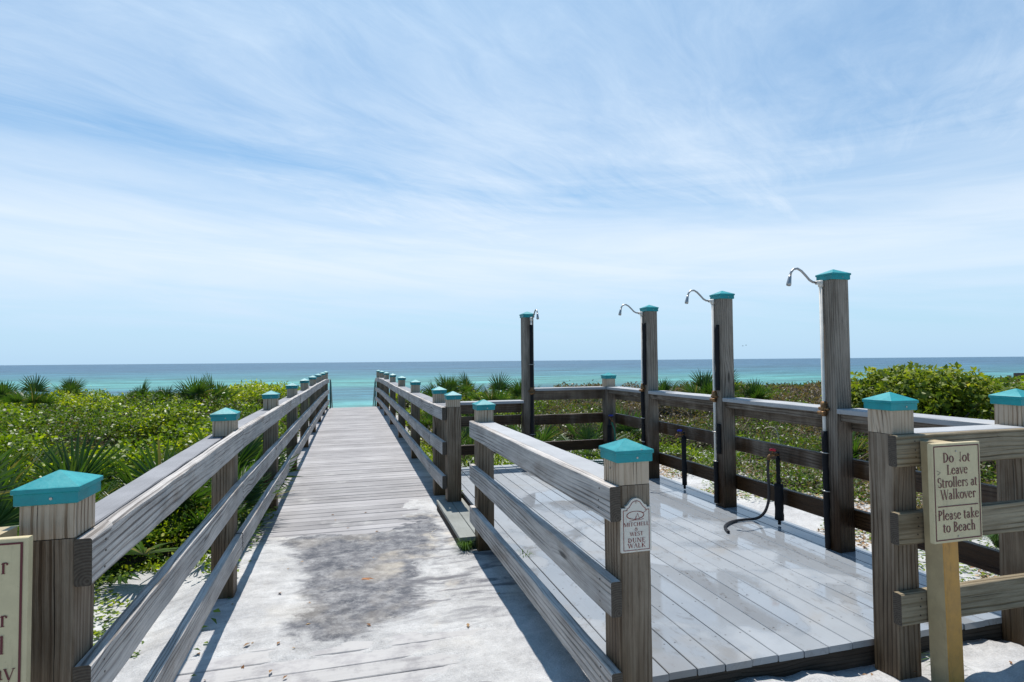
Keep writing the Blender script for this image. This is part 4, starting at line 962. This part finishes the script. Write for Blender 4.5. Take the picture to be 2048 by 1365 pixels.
# saw palmettos
def frond_mesh(name, seed, n=23, L=.56, spread=205, fold=.30):
    r_ = random.Random(seed); v = []; f = []; tint = []
    pl = r_.uniform(.40, .62)
    def add(pts4, tv): k = len(v); v.extend(pts4); f.append([k, k+1, k+2, k+3]); tint.append(tv)
    for s in (0, 1):                                    # petiole, two crossed blades' worth of width
        a = Vector((.008, 0, 0)) if s == 0 else Vector((0, 0, .008))
        for k in range(3):
            x0, x1 = pl*k/3, pl*(k+1)/3; b0, b1 = Vector((0, x0, .06*math.sin(k/3*2))), Vector((0, x1, .06*math.sin((k+1)/3*2)))
            add([b0-a, b0+a, b1+a, b1-a], .55)
    o_ = Vector((0, pl, .055))
    for i in range(n):
        a = R(-spread/2+spread*i/(n-1))+r_.uniform(-.03, .03); ln = L*(1-.28*abs(i/(n-1)*2-1)**1.5)*r_.uniform(.88, 1.05)
        d = Vector((math.sin(a), math.cos(a), .22+r_.uniform(-.08, .08)-.12*abs(math.sin(a)))).normalized(); s = d.cross(Vector((0, 0, 1))).normalized(); up_ = s.cross(d)
        pr = [(0.02, .004), (.30, .0165), (.62, .0145), (.86, .007), (1.0, .0008)]; base = []
        tv = .5+r_.uniform(-.28, .3)
        if r_.random() < .05: tv = .05
        for u_, w_ in pr:
            c = o_+d*ln*u_+Vector((0, 0, -.10*ln*u_**3)); base.append((c-s*w_+up_*w_*fold*2, c, c+s*w_+up_*w_*fold*2))
        for q in range(len(pr)-1):
            A, B = base[q], base[q+1]; tip = tv if q < 3 else tv*.6
            add([A[0], A[1], B[1], B[0]], tip); add([A[1], A[2], B[2], B[1]], tip)
    vv = np.array([tuple(p) for p in v]); qq = np.array(f)
    return vv, qq, np.array(tint)
FR = [frond_mesh('frond', 100+i, spread=sp) for i, sp in enumerate((210, 190, 225, 170))]
FRM = [arr_mesh('frond', a, b, PALM, {'tint': c}) for a, b, c in FR]
def frond_poses(n, seed, scale, lo=.25, hi=1.35):
    r_ = random.Random(seed); out = []
    for i in range(n):
        az = 2*math.pi*(i*.382+r_.uniform(-.08, .08)); el = lo+(hi-lo)*((i+.5)/n)+r_.uniform(-.12, .12); roll = r_.uniform(-.5, .5)
        m = Matrix.Rotation(az, 4, 'Z') @ Matrix.Rotation(el, 4, 'X') @ Matrix.Rotation(roll, 4, 'Y') @ Matrix.Scale(scale*r_.uniform(.8, 1.1), 4)
        out.append((m, r_.randrange(4)))
    return out
def palmetto(c, n, seed, scale, label, group=None, lo=.25, hi=1.35, zoff=0.0):
    z = float(ground(c[0], c[1]))+zoff
    t_ = thing('saw_palmetto', label, 'palmetto', (c[0], c[1], z), group)
    for m, k in frond_poses(n, seed, scale, lo, hi):
        o_ = bpy.data.objects.new('frond', FRM[k]); col.objects.link(o_); o_.parent = t_; o_.matrix_local = m; WLOC[o_.name] = (0, 0, 0)
    return t_
def palm_merged(name, n, seed, scale, lo=.35, hi=1.4):
    V, Q, Tt = [], [], []; k = 0
    for m, i in frond_poses(n, seed, scale, lo, hi):
        a, b, c = FR[i]; mm = np.array(m); V.append(a@mm[:3, :3].T+mm[:3, 3]); Q.append(b+k); Tt.append(c); k += len(a)
    return arr_mesh(name, np.concatenate(V), np.concatenate(Q), PALM, {'tint': np.concatenate(Tt)})
PM = [palm_merged('saw_palmetto', 11, 200+i, 1.0) for i in range(3)]
def far_palm(c, kind, scale, label, group, zoff=0.0, rz=0.0):
    o_ = bpy.data.objects.new('saw_palmetto', PM[kind]); link(o_, None, (c[0], c[1], float(ground(c[0], c[1]))+zoff)); o_.scale = (scale,)*3; o_.rotation_euler.z = rz
    return tag(o_, label, 'palmetto', group)
GL = 'saw palmettos left of the walk'; GR = 'saw palmettos behind the shower deck'
palmetto((-1.75, 6.3), 10, 1, .85, 'saw palmetto with upright fans just behind the second left post', GL, .35, 1.35)
palmetto((-2.35, 6.0), 10, 2, .88, 'broad dark palmetto behind the near left post cap', GL, .2, 1.3)
palmetto((-1.32, 7.4), 9, 3, .95, 'saw palmetto touching the rails between second and third left posts', GL, .2, 1.25)
palmetto((-3.6, 7.3), 9, 4, 1.05, 'dark shaded palmetto at the left edge above the notice board', GL, .1, 1.2)
palmetto((-3.0, 5.4), 9, 5, 1.0, 'palmetto low at the left edge beside the near post', GL, .1, 1.2)
palmetto((-1.22, 6.0), 8, 19, .72, 'palmetto pressed against the left rails just past the second left post', GL, .1, 1.1)
palmetto((-1.55, 8.3), 9, 6, .85, 'small palmetto behind the third left post', GL, .2, 1.2)
palmetto((-1.45, 5.45), 8, 17, .75, 'drooping palmetto fans in deep shade under the near left rails', GL, -.1, .7)
palmetto((-2.5, 5.1), 9, 18, .9, 'palmetto right behind the near left post and notice board', GL, .0, 1.0)
palmetto((-1.9, 5.75), 7, 16, .7, 'low spreading palmetto under the near left rails at the sand edge', GL, .0, .8)
p_ = thing('saw_palmetto', 'palmetto fan poking through the left rails over the walk', 'palmetto', (-1.32, 6.25, .05), GL)
for k, (az, el, rl_, s) in enumerate(((-1.95, .30, .2, .95), (-1.5, .25, -.3, .9), (-2.45, .18, .3, .9), (-1.2, .7, .2, .8))):
    o_ = bpy.data.objects.new('frond', FRM[k]); col.objects.link(o_); o_.parent = p_
    o_.matrix_local = Matrix.Rotation(az, 4, 'Z') @ Matrix.Rotation(el, 4, 'X') @ Matrix.Rotation(rl_, 4, 'Y') @ Matrix.Scale(s*.85, 4)
far = [((-6.9, 15.6), .95, 'skyline palmetto second from the left edge, leaning fans'), ((-8.2, 17.2), .95, 'skyline palmetto at the very left edge'), ((-7.9, 19.8), .85, 'lone small palmetto against the sea left of centre dune'),
       ((-5.0, 16.3), .8, 'left of the three skyline palmettos near the left railing'), ((-4.4, 16.0), .75, 'middle one of the three skyline palmettos near the left railing'), ((-3.55, 15.4), 1.0, 'largest skyline palmetto close to the left railing'), ((-3.2, 15.9), .95, 'palmetto overlapping the largest one on the left skyline')]
for i, (c, s, lab) in enumerate(far): far_palm(c, i % 3, s*.8, lab, GL, .40, i*1.3)
far = [((3.15, 16.2), .75, 'spiky palmetto against the sea behind the right corner post', .42), ((2.5, 15.4), .85, 'dark palmetto just right of the right walk railing', .42), ((2.0, 13.5), .8, 'palmetto beside the right walk railing posts', .3), ((3.2, 13.0), .85, 'palmetto above the lower rear railing, left clump', .35), ((3.9, 13.2), .85, 'palmetto above the lower rear railing beside the farthest shower', .35),
       ((8.0, 12.0), .95, 'big palmetto between the two middle shower posts on the skyline', .4), ((8.9, 12.6), .9, 'palmetto right of the third shower post on the skyline', .38), ((9.5, 12.2), .85, 'dark palmetto mid way between the two near shower posts', .3), ((7.2, 12.6), .7, 'small palmetto just left of the third shower post', .4)]
for i, (c, s, lab, zo) in enumerate(far): far_palm(c, i % 3, s*.9, lab, GR, zo, i*1.7)
for i, (c, n, s, lab) in enumerate((((3.0, 9.4), 10, .85, 'bright palmetto seen between the rear rails left of the corner post'), ((3.75, 8.9), 9, .8, 'bright green palmetto fan right below the rear middle rail'), ((1.75, 9.2), 8, .7, 'palmetto between right walk railing and rear deck railing'), ((4.9, 9.8), 9, .85, 'palmetto behind the deck corner post tap'), ((2.3, 11.0), 9, .8, 'pale palmetto behind the lower rear railing'), ((6.9, 6.9), 8, .75, 'low palmetto behind the nearest shower post'), ((1.55, 12.2), 8, .7, 'palmetto growing against the right walk railing'))):
    palmetto(c, n, 60+i, s, lab, GR, .2, 1.25)

# dry curved stalks
def stalk(px_pts, dist, r0, lab):
    P = [Vector((0, 0, CAMZ))+px_dir(a, b)*dist for a, b in px_pts]
    P[0] = Vector((P[0].x, P[0].y, float(ground(P[0].x, P[0].y))+.3))
    mb = MB(); pp = bez(P, 6); mb.tube(pp, r0, 5, rs=[r0*(1-.6*i/len(pp)) for i in range(len(pp))])
    tag(obj('dry_stalk', mb, [STRAW], None, True), lab, 'stalk', 'dry palmetto flower stalks')
stalk([(335, 850), (316, 835), (306, 805), (309, 788), (322, 781), (330, 790)], 12.0, .007, 'pale dry stalk curling over above the left scrub')
stalk([(54, 790), (52, 768), (55, 756), (66, 751)], 16.0, .012, 'thin dry stalk standing against the sea at far left')
stalk([(1556, 905), (1557, 880), (1554, 863), (1545, 855), (1530, 856)], 9.5, .012, 'pale bent stalk above the red handled tap')

# ------------------------------------------------------------------ ground cover and litter
def scatter(name, fn, n, size, m, seed, label, cat, stops_t, aspect=.55, flat=1.2, h=.02):
    r_ = np.random.default_rng(seed); pts = []
    while len(pts) < n:
        p = fn(r_)
        if p is not None: pts.append(p)
    P = np.array(pts); N = np.tile([0, 0, 1.0], (len(P), 1)); P[:, 2] += r_.uniform(.002, h, len(P))
    tint = np.clip(r_.uniform(*stops_t, len(P)), 0, 1)
    v, q, tn = leaves(P, N, np.full(len(P), size), aspect, tint, flat, seed, .55, .25, .6 if h > .15 else .22)
    return tag(link(bpy.data.objects.new(name, arr_mesh(name, v, q, m, {'tint': tn}))), label, cat, kind='stuff')
def g3(x, y, dz=0): return (x, y, float(ground(x, y))+dz)
def f_edge_l(r_):
    y = r_.uniform(4.7, 9.5); x = -1.0+r_.normal(.02, .07)+.10*math.exp(-((y-6.6)/.7)**2)*r_.random()
    if vnoise(y*1.7, 3.3, 2) < .35: return None
    return (x, y, wz(y)+.0+max(0, -.92-x)*.3)
scatter('creeping_vine', f_edge_l, 900, .05, LEAF, 71, 'small green vine leaves creeping along the left edge of the boardwalk', 'vine', (.35, .8), .7, .9, .10)
def f_edge_r(r_):
    y = r_.uniform(6.3, 12); x = 1.12+abs(r_.normal(0, .07)); return (x-.02*(y < 7.6)*r_.random()*3, y, wz(y)-.05)
scatter('edge_weeds', f_edge_r, 1300, .055, LEAF, 72, 'bright weeds growing along the right edge of the far boardwalk', 'weeds', (.45, .9), .5, .7, .22)
def f_clump(cx_, cy_, s):
    return lambda r_: (cx_+r_.normal(0, s), cy_+r_.normal(0, s), float(ground(cx_, cy_))+.03)
scatter('ground_weeds', lambda r_: (lambda x, y: None if vnoise(x*2.2, y*2.2, 6) < .55 else g3(x, y))(r_.uniform(-2.6, -1.05), r_.uniform(3.7, 5.7)), 1500, .04, LEAF, 73, 'small green weeds creeping over the sand outside the left railing', 'weeds', (.3, .9), .6, .8, .05)
scatter('leaf_litter', lambda r_: (lambda x, y: None if vnoise(x*1.6, y*1.6, 16) < .30+.28*max(0, 5.2-x) else g3(x, y))(r_.uniform(4.2, 8.5), r_.uniform(2.6, 8.8)), 11000, .05, LITTER, 74, 'dry brown leaves scattered over the sand right of the deck', 'leaf litter', (0, 1), .5, 1.6, .03)
scatter('sand_weeds', lambda r_: (lambda x, y: None if vnoise(x*2.4, y*2.4, 26) < .55-.06*(x-4) else g3(x, y))(r_.uniform(4.0, 8.5), r_.uniform(2.8, 8.8)), 9000, .045, LEAF, 75, 'patchy low green weeds in the sand right of the deck', 'weeds', (.3, .85), .4, .7, .09)
scatter('fallen_leaves', lambda r_: (r_.uniform(-.9, 1.0), r_.uniform(3.2, 6.5), .012), 42, .035, LITTER, 76, 'small dry leaves and bits scattered on the sandy walk', 'leaf litter', (0, .7), .5, 2.0, .008)
scatter('fallen_leaves', lambda r_: (r_.uniform(-1.0, -.74), r_.uniform(3.2, 7.5), .016), 40, .05, LEAF, 77, 'green fallen leaves along the left edge of the walk', 'leaf litter', (.3, .8), .6, 1.6, .02)
scatter('fallen_leaves', lambda r_: (r_.uniform(1.3, 3.8), r_.uniform(1.7, 2.3), float(ground(2.5, 2.0))+.02), 12, .035, LITTER, 78, 'a few orange brown leaves on the sand in front of the deck', 'leaf litter', (0, .4), .45, 2.0, .01)
mb = MB(); P = (.115, 4.43, .012)
mb.poly([(.06, 4.45, .013), (.09, 4.435, .02), (.15, 4.41, .016), (.19, 4.405, .012), (.14, 4.445, .024), (.09, 4.465, .02)]); mb.tube([(.19, 4.405, .012), (.225, 4.395, .011)], .002, 4)
tag(obj('fallen_leaf', mb, [paint('orange_brown_leaf', (.30, .13, .05), .7, .2)]), 'single curled orange brown leaf lying on the damp grey patch', 'leaf')
mb = MB(); mb.tube(bez([(.88, 5.10, .016), (.78, 5.18, .017), (.70, 5.30, .018), (.72, 5.45, .018), (.80, 5.58, .017)], 5), .004, 5)
tag(obj('dry_runner', mb, [STRAW]), 'thin dry root curving over the sand beside the wooden step', 'stick')
def tuft(name, c, n, h, seed, label):
    r_ = np.random.default_rng(seed); v = []; q = []
    for k in range(n):
        a = r_.uniform(0, 6.28); d = np.array([math.cos(a), math.sin(a), 0]); s = np.array([-d[1], d[0], 0])*.0028; b = np.array(c)+d*r_.uniform(0, .035); L = h*r_.uniform(.5, 1.1); ln = r_.uniform(.3, 1.0)
        p0, p1, p2 = b, b+d*L*.35*ln+np.array([0, 0, L*.6]), b+d*L*ln+np.array([0, 0, L*(.75-.35*ln)])
        i = len(v); v += [p0-s, p0+s, p1+s*.8, p1-s*.8, p2+s*.15, p2-s*.15]; q += [[i, i+1, i+2, i+3], [i+3, i+2, i+4, i+5]]
    tag(link(bpy.data.objects.new(name, arr_mesh(name, np.array(v), np.array(q), PALM, {'tint': r_.uniform(.4, 1, len(q))}))), label, 'grass tuft', 'grass tufts')
tuft('grass_tuft', (.93, 4.86, .01), 130, .16, 1, 'grass tuft at the near end of the wooden step')
tuft('grass_tuft', (2.78, 2.22, .07), 40, .12, 2, 'thin grass tuft in front of the deck beside the tan sign post')
tuft('grass_tuft', (1.22, 4.1, .17), 12, .09, 3, 'grass blades coming up through the deck joint inside the short railing')
tuft('grass_tuft', (.98, 6.4, .02), 50, .10, 4, 'grass tuft at the far end of the wooden step')
tuft('grass_tuft', (5.35, 3.75, -.03), 600, .22, 5, 'bright grass tuft on the sand behind the front railing')
